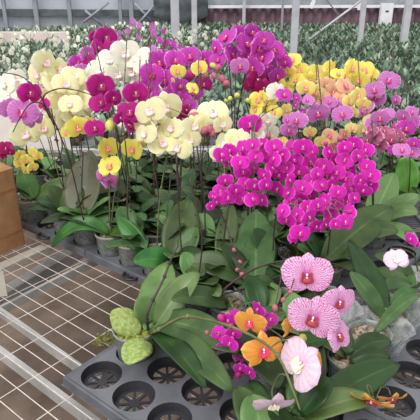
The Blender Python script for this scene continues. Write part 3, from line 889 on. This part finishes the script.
plant('short orchid in clear wrap tucked behind the lowest veined flower', 'small', 1.3, [], pot=(362, 352), leaves=1, mixm='moss_pale', Lr=(.10, .13), lm=('leaf_dark',))
plant('low orchid with one pale pink flower in the right gap', 'blush', 1.35, [[(396, 259, 26, 30, -45), (402, 262, 14, -20, -40)]], pot=(415, 300), leaves=0,
      hero=[((414, 282, .93), (380, 290, .93), 14, .03, 'leaf'), ((404, 278, .92), (374, 256, .96), 16, .04, 'leaf'), ((408, 285, .92), (372, 272, .93), 14, .03, 'leaf')])
plant('low orchid with a purple flower at the right edge', 'small', 1.45, [[(411, 239, 16), (416, 243, 12)]], pot=(419, 275), leaves=1)

# leafy neighbours filling the trays
fl_lab = 'leafy potted orchid without open flowers packed between the flowering ones on the bench'
n = 0
ALL = list(ORCH)
for c in cellset:
    p = c['p']
    if c['used'] or not vis(p, .05): continue
    if p.y > 2.45 and abs(p.x) < .9: continue
    e = p + Vector((0, 0, .09)) - CAMP; dd = e.dot(FW); ex, ey = 210+F_PX*e.x/dd, 210-F_PX*e.dot(UP)/dd
    if ex < 262 and ey > 322: continue
    if (ex < 118 and ey < 182) or (ex > 300 and ey > 285) or (ex > 348 and 200 < ey): continue
    # the dark slotted gap at the right stays open
    q = p - on(382, 232, BENCH)
    if q.length < .17: continue
    c['used'] = 'pot'
    root, crown = potted(fl_lab, p, .054, random.choice(('moss', 'moss', 'moss_pale')), group='leafy orchids filling the trays')
    ALL.append((root, crown))
    front = p.y < 1.25
    rosette(root, crown, 5, (.13, .20) if not front else (.12, .17), ('leaf', 'leaf', 'leaf_dark', 'leaf_dark', 'leaf_pale'))
    if not front:
        h = R(.22, .42)
        mb = MB(); a = crown - root.location
        mb.tube(spline([a, a+Vector((R(-.02, .02), 0, h*.5)), a+Vector((R(-.03, .03), .02, h))], 8), .0022, 6)
        for k in range(5):
            mb.ball(a+Vector((0, .01, h*(.5+.1*k))), .0028, .0028, .004, 6, 4)
        mb.build('flower_stem', M['stem_dark'], root)
    n += 1
place_hero_leaves(ALL)
print('fillers', n, 'flowering', len(ORCH))

# ---------------------------------------------------------------- trays
def tray_mesh(skip):
    """one 3 x 4 carrier tray; local axes follow A and B"""
    mb = MB(); z = .030; r = .050; n = 24
    for i in range(3):
        for j in range(4):
            c = A*(i*PC) + B*(j*PC)
            ring_o, ring_i, low = [], [], []
            for k in range(n):
                a = 2*PI*k/n + PI/4; cx, sx = math.cos(a), math.sin(a)
                m = PC/2/max(abs(cx), abs(sx))
                ring_o.append(c + A*(cx*m) + B*(sx*m) + Vector((0, 0, z)))
                ring_i.append(c + A*(cx*r) + B*(sx*r) + Vector((0, 0, z)))
                low.append(c + A*(cx*r*.9) + B*(sx*r*.9) + Vector((0, 0, .008)))
            mb.grid([ring_o, ring_i], 0, True)
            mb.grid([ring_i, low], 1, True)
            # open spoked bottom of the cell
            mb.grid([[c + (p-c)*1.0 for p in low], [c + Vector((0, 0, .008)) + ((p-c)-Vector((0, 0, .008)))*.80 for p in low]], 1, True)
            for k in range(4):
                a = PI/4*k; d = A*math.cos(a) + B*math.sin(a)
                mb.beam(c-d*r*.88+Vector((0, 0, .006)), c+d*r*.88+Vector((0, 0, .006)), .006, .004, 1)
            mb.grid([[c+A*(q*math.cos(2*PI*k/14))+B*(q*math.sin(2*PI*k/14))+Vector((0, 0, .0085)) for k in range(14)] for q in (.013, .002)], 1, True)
    # rim and skirt
    h = PC/2
    co = [(-h, -h), (2*PC+h, -h), (2*PC+h, 3*PC+h), (-h, 3*PC+h)]
    lines = []
    for rr, zz in ((0, z), (.006, z+.004), (.009, z), (.010, z-.022), (.014, z-.022)):
        row = []
        for (x, y) in co:
            sx = -1 if x < 0 else 1; sy = -1 if y < 0 else 1
            for q in ((x+sx*rr, y+sy*rr),): row.append(A*q[0]+B*q[1]+Vector((0, 0, zz)))
        lines.append(row)
    mb.grid(lines, 0, True)
    return mb.mesh('carrier_tray', [M['tray'], M['tray_black']], False)


def handle_mesh():
    mb = MB()
    c = Vector((0, 0, .02))
    pts = [c + B*(.028*math.cos(t)) - A*(.026*math.sin(t)) for t in [PI*k/10 for k in range(11)]]
    mb.tube(pts, .005, 6)
    mb.tube([c-A*.003-B*.012, c-A*.022+B*.008], .003, 6)
    mb.tube([c-A*.003+B*.012, c-A*.022-B*.008], .003, 6)
    return mb.mesh('carry_handle', [M['tray_black']])


TM, HM = tray_mesh(None), handle_mesh()
nt = {}
for c in cellset:
    if c['used'] == 'pot' or c['used'] is True: nt.setdefault(c['t'], []).append(c)
first_front = None
for k, cs in nt.items():
    a0, b0 = trays[k]
    p = cell(a0, b0, BENCH+.0015)
    lab = 'grey plastic carrier tray on the wire bench, mostly hidden under orchid pots'; g = 'carrier trays under the orchids'
    if a0 < 0 and abs(b0) < .01: lab, g = 'grey plastic carrier tray at the front with one empty spoked cell', None
    elif abs(a0-.335) < .01 and abs(b0+.47) < .01: lab, g = 'grey plastic carrier tray whose front edge and loop handle show above the bare wire', None
    elif abs(a0-.335) < .01 and abs(b0+.945) < .01: lab, g = 'grey plastic carrier tray beside the cardboard box', None
    t = tag(obj('carrier_tray', None, None, p), lab, 'tray', g)
    obj('tray_body', TM, t)
    obj('carry_handle', HM, t, A*(-PC/2-.010)+B*(PC*1.5))

# ---------------------------------------------------------------- the wire bench
bench = thing('wire_bench', 'steel growing bench with a pale wire mesh top carrying the orchid trays', 'bench', (0, 1.7, 0))


def clip(p, d):
    t0, t1 = -9, 9
    for pv, dv, lo, hi in ((p.x, d.x, BX0, BX1), (p.y, d.y, BY0, BY1)):
        if abs(dv) < 1e-9: continue
        a, b = (lo-pv)/dv, (hi-pv)/dv
        if a > b: a, b = b, a
        t0, t1 = max(t0, a), min(t1, b)
    return (t0, t1) if t1 > t0 + .03 else None


S = .05; Lg = .1268
G0 = on(27.5, 312.5, BENCH)
mb = MB(); off = Vector((0, 1.7, 0))
for k in range(-70, 71):
    p = G0 + A*(S*k); c = clip(p, B)
    if c: mb.tube([p+B*c[0]-off-Vector((0, 0, .0022)), p+B*c[1]-off-Vector((0, 0, .0022))], .0013, 5, cap=False)
for k in range(-30, 31):
    p = G0 + B*(Lg*k); c = clip(p, A)
    if c: mb.tube([p+A*c[0]-off-Vector((0, 0, .0042)), p+A*c[1]-off-Vector((0, 0, .0042))], .0013, 5, cap=False)
mb.build('wire_mesh', M['wire'], bench)


def bar(name, p0, p1, z, w, h, m, lab=None, ext0=0, ext1=0):
    a, b = on(p0[0], p0[1], z), on(p1[0], p1[1], z)
    d = (b-a).normalized(); a -= d*ext0; b += d*ext1
    mb = MB(); mb.beam(a-off, b-off, w, h)
    o = mb.build(name, M[m], bench, False)
    if lab: o['label'] = lab
    return o


Z1 = BENCH-.03
bar('cross_bar', (4, 267), (50, 246), Z1-.0, .045, .02, 'beige', 'wide beige cross bar', .3, .0)
bar('cross_bar', (0, 311), (100, 259), Z1-.01, .012, .03, 'steel', None, .25, .35)
bar('pipe', (5, 296), (70, 256), Z1-.30, .06, .06, 'steel', 'blurred pale pipe lower down', .4, .5)
bar('long_bar', (10, 319), (70, 362), Z1-.01, .012, .03, 'steel', None, .25, .4)
bar('long_bar', (2, 354), (42, 384), Z1-.02, .018, .03, 'steel', None, .25, .3)
bar('cross_bar', (90, 380), (118, 372), Z1, .03, .03, 'steel', None, .05, .3)
for (x, y) in ((BX0+.05, BY0+.05), (BX1-.05, BY0+.05), (BX0+.05, BY1-.05), (BX1-.05, BY1-.05), (.4, BY1-.05), (.55, BY0+.9)):
    mb = MB(); mb.beam(Vector((x, y, 0))-off, Vector((x, y, BENCH-.02))-off, .05, .05)
    mb.build('leg', M['steel'], bench, False)
for y in (BY0, BY1):
    mb = MB(); mb.beam(Vector((BX0, y, BENCH-.02))-off, Vector((BX1, y, BENCH-.02))-off, .04, .045); mb.build('edge_rail', M['steel'], bench, False)
for x in (BX0, BX1):
    mb = MB(); mb.beam(Vector((x, BY0, BENCH-.02))-off, Vector((x, BY1, BENCH-.02))-off, .04, .045); mb.build('edge_rail', M['steel'], bench, False)

# a black slotted insert, seen in the gap at the right
q = on(383, 232, BENCH)
mb = MB()
h = .13
for s in (-1, 1):
    mb.box(q*0+Vector((0, s*h, .018)), 2*h, .012, .03); mb.box(Vector((s*h, 0, .018)), .012, 2*h, .03)
for k in range(-7, 8): mb.box(Vector((0, k*.017, .012)), 2*h, .005, .012)
tag(mb.build('slotted_tray', M['tray'], None, False, (q.x, q.y, q.z+.034)), 'empty slotted grey tray in the gap between leaves at the right', 'tray')

# cardboard box on the wire, left edge
cb = on(25, 244, BENCH)
bd = -(on(25, 244, BENCH)-on(3, 254, BENCH)).normalized(); bn = Vector((-bd.y, bd.x, 0))
if bn.y < 0: bn = -bn
W_, D_, H_ = .42, .28, .30
cc = cb + bd*(W_/2) + bn*(D_/2)
box = thing('cardboard_box', 'brown cardboard box standing on the wire bench at the left edge', 'box', (cc.x, cc.y, BENCH+.001))
up = Vector((0, 0, 1))
mb = MB()
for s in (-1, 1):
    mb.box(up*(H_/2)+bn*(s*(D_/2-.002)), W_, .004, H_, bd, bn, up)
    mb.box(up*(H_/2)+bd*(s*(W_/2-.002)), .004, D_, H_, bd, bn, up)
mb.box(up*.003, W_-.01, D_-.01, .004, bd, bn, up)
mb.build('carton', M['card'], box, False)
for s in (-1, 1):
    mb = MB(); c0 = up*H_ + bn*(s*(D_/2)); dv = (bn*s*.35+up*.94).normalized() if s > 0 else (bn*.95+up*.12).normalized()
    mb.box(c0+dv*.05, W_, .10, .004, bd, dv, bd.cross(dv)); mb.build('flap', M['card'], box, False)
mb = MB(); mb.box(up*.225-bn*(D_/2+.0012), W_-.002, .001, .008, bd, bn, up); mb.box(up*.06-bn*(D_/2+.0012), W_-.002, .001, .006, bd, bn, up)
mb.build('tape', M['tape'], box, False)

# pale panel standing on the floor behind the left end of the bench
pl = at(-2, 146, 3.3); pr = at(62, 150, 3.3)
mb = MB(); w = (pr-pl).length+.35
mb.box((0, 0, 0), w, .02, .62); mb.box((0, .0, .315), w+.02, .04, .02); mb.box((-w/2+.02, .015, -.35), .03, .03, 1.0); mb.box((w/2-.02, .015, -.35), .03, .03, 1.0)
z0 = (pl.z+pr.z)/2+.03
tag(mb.build('foam_board', M['paper'], None, False, ((pl.x+pr.x)/2-.1, 3.12, z0)), 'pale board on posts behind the left end of the bench', 'board')
ob = bpy.data.objects['foam_board']; ob.location.z = .85

# white corner of a tag at the left picture edge
p = on(3, 296, BENCH)
mb = MB(); mb.box((0, 0, .045), .04, .003, .09)
mb.box((0, 0, .092), .03, .003, .006)
tag(mb.build('plant_label', M['beige'], None, False, (p.x-.005, p.y, BENCH)), 'pale plastic card standing on the wire at the left edge', 'card')

# moss scrap beside the speckled pot
p = on(92, 352, BENCH)
mb = MB()
for k in range(90):
    a = Vector((R(-.028, .028), R(-.02, .035), R(.001, .012)))
    mb.tube([a, a+Vector((R(-.014, .014), R(-.014, .014), R(.0, .012)))], .0011, 4)
tag(mb.build('moss_scrap', M['moss_green'], None, True, (p.x+.03, p.y+.03, BENCH)), 'scrap of yellow-green moss lying on the wire by the speckled pot', 'moss')

# clear wrap round the two right hand pots
for root, lab in ((r_, l_) for r_ in bpy.data.objects if r_.parent is None and 'clear wrap' in str(r_.get('label', '')) for l_ in (r_['label'],)):
    mb = MB(); rows = []
    for i in range(8):
        s = i/7; row = []
        for k in range(36):
            a = 2*PI*k/36
            q = (.050 + .05*s**1.5)*(1+.07*s*math.sin(5*a+2*s)+.04*s*math.sin(11*a+3*s))
            row.append(Vector((q*math.cos(a), q*math.sin(a), .03+.085*s + .008*s*math.sin(7*a))))
        rows.append(row)
    mb.grid(rows, 0, True); o = mb.build('plastic_wrap', M['wrap'], root)

LW0, LW1 = Vector((-6.2, 10.9, 0)), Vector((.3, 13.2, 0))
ld = (LW1-LW0).normalized(); ln = Vector((ld.y, -ld.x, 0))
# ---------------------------------------------------------------- far benches and the young orchid field
benches = []
FB = .64
FY = [(3.45, 5.18), (5.36, 7.08), (7.26, 8.93), (9.12, 10.78), (10.96, 12.55)]
nm = ['nearest', 'second', 'third', 'fourth', 'farthest']
for i, (y0, y1) in enumerate(FY):
    t = thing('growing_bench', 'low steel bench full of young green orchids, %s row behind the flowers' % nm[i], 'bench', (0, (y0+y1)/2, 0))
    x1 = y1*.46+.4; x0 = max(-x1, -6.2+(y1+.25-10.9)/(2.3/6.5)); xc = (x0+x1)/2; xw = x1-x0
    mb = MB(); mb.box((xc, 0, FB), xw, y1-y0, .03); mb.build('bench_top', M['steel_dark'], t, False)
    mb = MB()
    for s in (-1, 1): mb.box((xc, s*(y1-y0)/2, FB), xw, .03, .07)
    mb.build('edge_rail', M['steel_dark'], t, False)
    for sx in (-1, -.33, .33, 1):
        for s in (-1, 1):
            mb = MB(); mb.box((xc+sx*(xw/2-.1), s*((y1-y0)/2-.08), FB/2-.01), .05, .05, FB-.02); mb.build('leg', M['steel_dark'], t, False)


def young(k, low=False):
    mb = MB()
    az0 = R(0, PI)
    for i in range(6 if low else 8):
        az = az0 + PI*(i % 2) + R(-1.1, 1.1); e = R(.25, 1.25); L = R(.12, .19)
        h = Vector((math.cos(az), math.sin(az), 0)); b0 = h*.008+Vector((0, 0, .09)); t0 = b0+h*L*math.cos(e)+Vector((0, 0, L*math.sin(e)))
        m = leaf_mb(b0, t0, R(.05, .075), .03*math.cos(e), up-h*.5, 4 if low else 7, 2 if low else 4, fold=.16)
        n0 = len(mb.v); mb.v.extend(m.v); 
        for f, uv in zip(m.f, m.uv): mb.face([x+n0 for x in f], 0, uv)
    mb.lathe([(.0005, 0), (.036, 0), (.048, .085), (.046, .088), (.04, .07), (.0005, .07)], n=8 if low else 12, mat=1)
    return mb
YM = [young(k).mesh('young_orchid', [M[('field1', 'field2', 'field3', 'field4')[k % 4]], M['moss']]) for k in range(8)]
YL = [young(k, True) for k in range(5)]
pick = lambda x: random.choice((0, 1, 1, 2)) if x > -.2 or R(0, 1) < .35 else random.choice((2, 3))
pts = []
SP = .145
for i, (y0, y1) in enumerate(FY):
    y = y0+.08
    while y < y1-.05:
        x = -(y1*.5+.5)
        while x < y1*.5+.5:
            px, py = x+R(-.02, .02), y+R(-.02, .02)
            if abs(px) < py*.44+.15 and (Vector((px, py, 0))-LW0).dot(ln) > .3: pts.append((px, py))
            x += SP
        y += SP
pts.sort(key=lambda q: q[0]**2+q[1]**2)
inview = [q for q in pts if abs(q[0]) < q[1]*.44]
near = set(inview[:300])
flab = 'young green potted orchid without flowers in the dense field on the far benches'
stuff = MB(); mi = 0
for q in pts:
    s = R(.62, .86)
    if q in near:
        o = obj('young_orchid', YM[pick(q[0])+4*random.randrange(2)], None, (q[0], q[1], FB+.0155))
        o.rotation_euler = (0, 0, R(0, 6.28)); o.scale = (s, s, s)
        tag(o, flab, 'orchid', 'young orchids on the far benches')
    else:
        m = random.choice(YL); rt = Matrix.Rotation(R(0, 6.28), 3, 'Z'); n0 = len(stuff.v)
        of = Vector((q[0], q[1], FB+.0155)); k = pick(q[0])
        stuff.v.extend(of + rt @ (v*s) for v in m.v)
        for f, uv, mt in zip(m.f, m.uv, m.m): stuff.face([x+n0 for x in f], 4 if mt else k, uv)
tag(stuff.build('young_orchid_field', [M['field1'], M['field2'], M['field3'], M['field4'], M['moss']]), 'carpet of young green orchids stretching to the back wall', 'orchids', None, 'stuff')
print('young', len(near), len(pts))

# distant blooming orchids
def bloomer(var, n, k):
    mb = MB()
    mb.tube(spline([(0, 0, .08), (0, .01, .3), (.04, 0, .42), (.10, -.02, .38)], 10), .004, 5, mat=1)
    for i in range(n):
        c = Vector((R(-.08, .12), R(-.05, .05), R(.30, .48))); 
        m = FMQ[var]; s = R(.035, .05); rt = Matrix.Rotation(R(-.8, .8), 3, 'Z'); n0 = len(mb.v)
        mb.v.extend(c + rt @ (v*s) for v in m[0])
        for f, uv in zip(m[1], m[2]): mb.face([x+n0 for x in f], 0, uv)
        mb.tube([c+Vector((0, .01, 0)), Vector((.02, .0, .36))], .002, 4, mat=1)
    return mb.mesh('far_orchid', [PET[var], M['stem']])
FMQ = {}
for v in ('white', 'lilac', 'purple'):
    fm = flower_mesh(v, 0, 1, 1, 0, True)
    FMQ[v] = ([x.co.copy() for x in fm.vertices], [tuple(p.vertices) for p in fm.polygons], [[tuple(fm.uv_layers[0].data[l].uv) for l in p.loop_indices] for p in fm.polygons])
BLM = {v: [bloomer(v, 6, k) for k in range(2)] for v in FMQ}
far = [(126, 36, 4.0, 'lilac'), (145, 38, 3.6, 'lilac'), (162, 36, 3.8, 'purple'), (170, 40, 4.2, 'purple'), (147, 31, 6.2, 'white'), (136, 30, 6.6, 'white'), (118, 30, 6.5, 'white'), (14, 42, 5.0, 'white'), (28, 40, 5.6, 'white'), (8, 52, 4.2, 'white'), (62, 48, 4.6, 'white'), (74, 40, 5.4, 'white'),
       (50, 36, 6.5, 'white'), (20, 36, 7, 'white'), (90, 32, 7, 'white'), (212, 34, 6.0, 'white'), (200, 38, 5.4, 'white'), (186, 40, 5.0, 'white')]
nmv = {'white': 'white', 'lilac': 'pale lilac', 'purple': 'purple'}
for (x, y, d, v) in far:
    p = at(x, y, d)
    i = min(range(5), key=lambda i: abs((FY[i][0]+FY[i][1])/2-p.y)); py = min(max(p.y, FY[i][0]+.1), FY[i][1]-.1)
    o = obj('far_orchid', random.choice(BLM[v]), None, (p.x, py, FB+.015)); o.rotation_euler = (0, 0, R(-.4, .4))
    o.scale = (1, 1, max(.9, (p.z-FB)/.42))
    tag(o, 'distant orchid with %s flowers rising above the green field' % nmv[v], 'orchid', 'distant %s orchids in bloom' % nmv[v])

# ---------------------------------------------------------------- the greenhouse
mb = MB(); mb.box((0, 6, -.05), 24, 17, .1); struct(mb, 'floor', M['floor'])
# back wall, left half: pale film between steel posts
LW0, LW1 = Vector((-6.2, 10.9, 0)), Vector((.3, 13.2, 0))
ld = (LW1-LW0).normalized(); ln = Vector((ld.y, -ld.x, 0))
mb = MB(); c = (LW0+LW1)/2 + Vector((0, 0, 1.7)); mb.box(c-ln*.05, (LW1-LW0).length, .06, 3.4, ld, ln, up); struct(mb, 'wall_left', M['wallL'])
mb = MB(); mb.box((-3.3, 9.025, .465), 2.0, .10, .93); struct(mb, 'baseboard_left', M['ledge'])
mb = MB()
def lw(px, z, o=.06):                    # the wall's point seen in column px
    r = ray(px, 20); d = (LW0-CAMP).dot(ln)/r.dot(ln)
    q = CAMP + r*d; return Vector((q.x, q.y, z)) + ln*o
def lwy(px, py, o=.06):
    r = ray(px, py); d = (LW0-CAMP).dot(ln)/r.dot(ln); return CAMP + r*d + ln*o
a, b = lwy(-30, 12), lwy(168, 13); mb.beam(a, b, .08, .13); struct(mb, 'trim_1', M['net'])
mb = MB(); mb.beam(lwy(-30, 29), lwy(172, 28), .06, .07); struct(mb, 'trim_2', M['brace'])
k = 0
for px, w in ((6, .07), (37, .09), (70, .08), (120, .07), (131, .09), (163, .08)):
    mb = MB(); a = lw(px, 0, .10); mb.box((0, 0, 1.7), w, w, 3.4); mb.box((0, 0, .02), w*2, w*2, .04)
    where = ['at the left picture edge', 'second from the left', 'third from the left', 'left of the second cross brace', 'through the second cross brace', 'where the film wall ends'][k]; k += 1
    tag(mb.build('wall_post', M['brace'], None, False, (a.x, a.y, 0)), 'grey steel wall post %s' % where, 'post')
for lab, p0, p1, p2, p3 in (('left of the thin wall post', (84, 10), (105, 28), (107, 2), (82, 22)), ('around the middle of the film wall', (133, 3), (155, 26), (153, 4), (133, 27))):
    for (s, e, nn) in ((p0, p1, 'falling to the right'), (p2, p3, 'rising to the right')):
        a, b = lwy(*s, .16 if nn[0] == 'f' else .20), lwy(*e, .16 if nn[0] == 'f' else .20)
        mb = MB(); mb.tube([a-a, b-a], .028, 8)
        tag(mb.build('cross_brace', M['brace'], None, True, a), 'thin grey brace %s, %s' % (nn, lab), 'brace')
# shade net bunched under the gutter
mb = MB(); rows = []
a, b = lwy(150, 8, .35), lwy(203, 8, .35)
for i in range(25):
    s = i/24; q = a*(1-s)+b*s
    hgt = .16+.14*math.sin(PI*s)
    rows.append([q + Vector((0, -.06*math.sin(6*t), .35 - (.35+hgt)*t)) + Vector((0, .02*math.sin(14*s+3*t), 0)) for t in (0, .25, .5, .75, 1)])
mb.grid(rows, 0)
o = tag(mb.build('shade_net', M['net'], None), 'dark shade net sagging under the gutter', 'net'); m_ = o.modifiers.new('thickness', 'SOLIDIFY'); m_.thickness = .02

# back wall, right half: maroon ribbed curtain under a white rail
RW0, RW1 = Vector((-.80, 12.85, 0)), Vector((8.2, 13.3, 0))
rd = (RW1-RW0).normalized(); rn = Vector((rd.y, -rd.x, 0))
r = ray(300, 7.5); CT = (CAMP + r*(13.1/r.y)).z
mb = MB(); rows = [[], []]; Lr_ = (RW1-RW0).length; nn = 420
for i in range(nn+1):
    s = i/nn; q = RW0 + rd*(s*Lr_) + rn*(.035*math.sin(s*Lr_*2*PI/.22))
    rows[0].append(q + Vector((0, 0, .3))); rows[1].append(q + Vector((0, 0, CT)))
mb.grid(rows, 0); o = struct(mb, 'wall_back', M['maroon'], True); m_ = o.modifiers.new('thickness', 'SOLIDIFY'); m_.thickness = .02
mb = MB(); mb.beam(RW0+up*(CT+.03)+rn*.08, RW1+up*(CT+.03)+rn*.08, .08, .06); struct(mb, 'trim_3', M['white'])
mb = MB(); mb.box((RW0+RW1)/2+up*(CT+1.2)-rn*.06, Lr_, .06, 2.4, rd, rn, up); struct(mb, 'wall_right', M['brace'])


def post(px, d, w, lab, m='postm', h=3.4):
    r = ray(px, 30); q = CAMP + r*(d/r.y); mb = MB()
    mb.box((0, 0, h/2), w, w, h); mb.box((0, 0, .01), w*1.8, w*1.8, .02)
    return tag(mb.build('greenhouse_post', M[m], None, False, (q.x, q.y, 0)), lab, 'post')
# posts stand in the aisles between the benches
post(175.5, 5.27, .076, 'wide galvanised post rising left of centre behind the purple flowers')
post(194.5, 9.025, .085, 'slimmer grey post just right of the wide post')
post(243.5, 12.7, .07, 'thin pale post against the maroon curtain above the purple head')
post(281.5, 10.87, .04, 'thin brown pole before the maroon curtain', 'brace')
post(294.5, 7.17, .085, 'wide pale post right of centre above the yellow flowers')
post(361, 9.025, .075, 'grey post with a small white tag, right')
post(405, 9.025, .10, 'grey post nearest the right picture edge')
# braces in the middle
for lab, s, e, d0, d1, m, r in (('pale diagonal brace leaning right in front of the curtain', (318, 33), (358, 3), 8.5, 8.5, 'postm', .018), ('dark cable brace crossing the pale diagonal one', (329, 3), (346, 24), 8.9, 8.9, 'net', .012)):
    a, b = at(*s, d0), at(*e, d1); a += (a-b)*.3; b += (b-a)*.3
    mb = MB(); mb.tube([a-a, b-a], r, 8); tag(mb.build('diagonal_brace', M[m], None, True, a), lab, 'brace')
# white control box
r = ray(386, 13); q = CAMP + r*(12.87/r.y); mb = MB(); w = 11*12.6/500
mb.box((0, 0, 0), w, .12, .46); mb.box((0, -.065, 0), w*.9, .012, .46)
cbx = thing('control_box', 'tall white box hung on the maroon curtain', 'box', (q.x, q.y, q.z-.02)); mb.build('housing', M['white'], cbx, False)
mb = MB(); mb.box((0, -.075, .06), .07, .008, .035); mb.build('label_plate', M['dark'], cbx, False)
for (x, y, d, lab) in ((312, 4, 8.4, 'tiny white tag hanging left of the diagonal brace'), (359, 6, 9.1, 'tiny white tag on the right grey post')):
    q = at(x, y, d); mb = MB(); mb.box((0, 0, 0), .06, .012, .13, Vector((.93, 0, -.37)) if x < 330 else None, None, Vector((.37, 0, .93)) if x < 330 else None)
    mb.tube([(0, 0, .06), (0, 0, .25)], .003, 5)
    tag(mb.build('hanging_tag', M['white'], None, False, (q.x, q.y-.03, q.z)), lab, 'tag')

# ---------------------------------------------------------------- light: overcast daylight through the roof film
w = bpy.data.worlds.new('world'); C.world = w; w.use_nodes = True
bg = w.node_tree.nodes['Background']
tc = w.node_tree.nodes.new('ShaderNodeTexCoord'); sx = w.node_tree.nodes.new('ShaderNodeSeparateXYZ'); cr = w.node_tree.nodes.new('ShaderNodeValToRGB')
w.node_tree.links.new(tc.outputs['Generated'], sx.inputs[0]); w.node_tree.links.new(sx.outputs[2], cr.inputs[0])
cr.color_ramp.elements[0].position = 0; cr.color_ramp.elements[0].color = (.55, .56, .58, 1); cr.color_ramp.elements[1].position = .7; cr.color_ramp.elements[1].color = (1, 1, 1, 1)
w.node_tree.links.new(cr.outputs[0], bg.inputs[0]); bg.inputs[1].default_value = 1.0
sun = bpy.data.lights.new('sun', 'SUN'); sun.energy = 1.6; sun.angle = math.radians(35); sun.color = (1, .985, .96)
so = bpy.data.objects.new('sun', sun); COL.objects.link(so); so.rotation_euler = (math.radians(28), math.radians(-24), 0)
C.view_settings.view_transform = 'Standard'; C.view_settings.look = 'None'; C.view_settings.gamma = 1; C.view_settings.use_curve_mapping = False
C.view_settings.exposure = 0.45
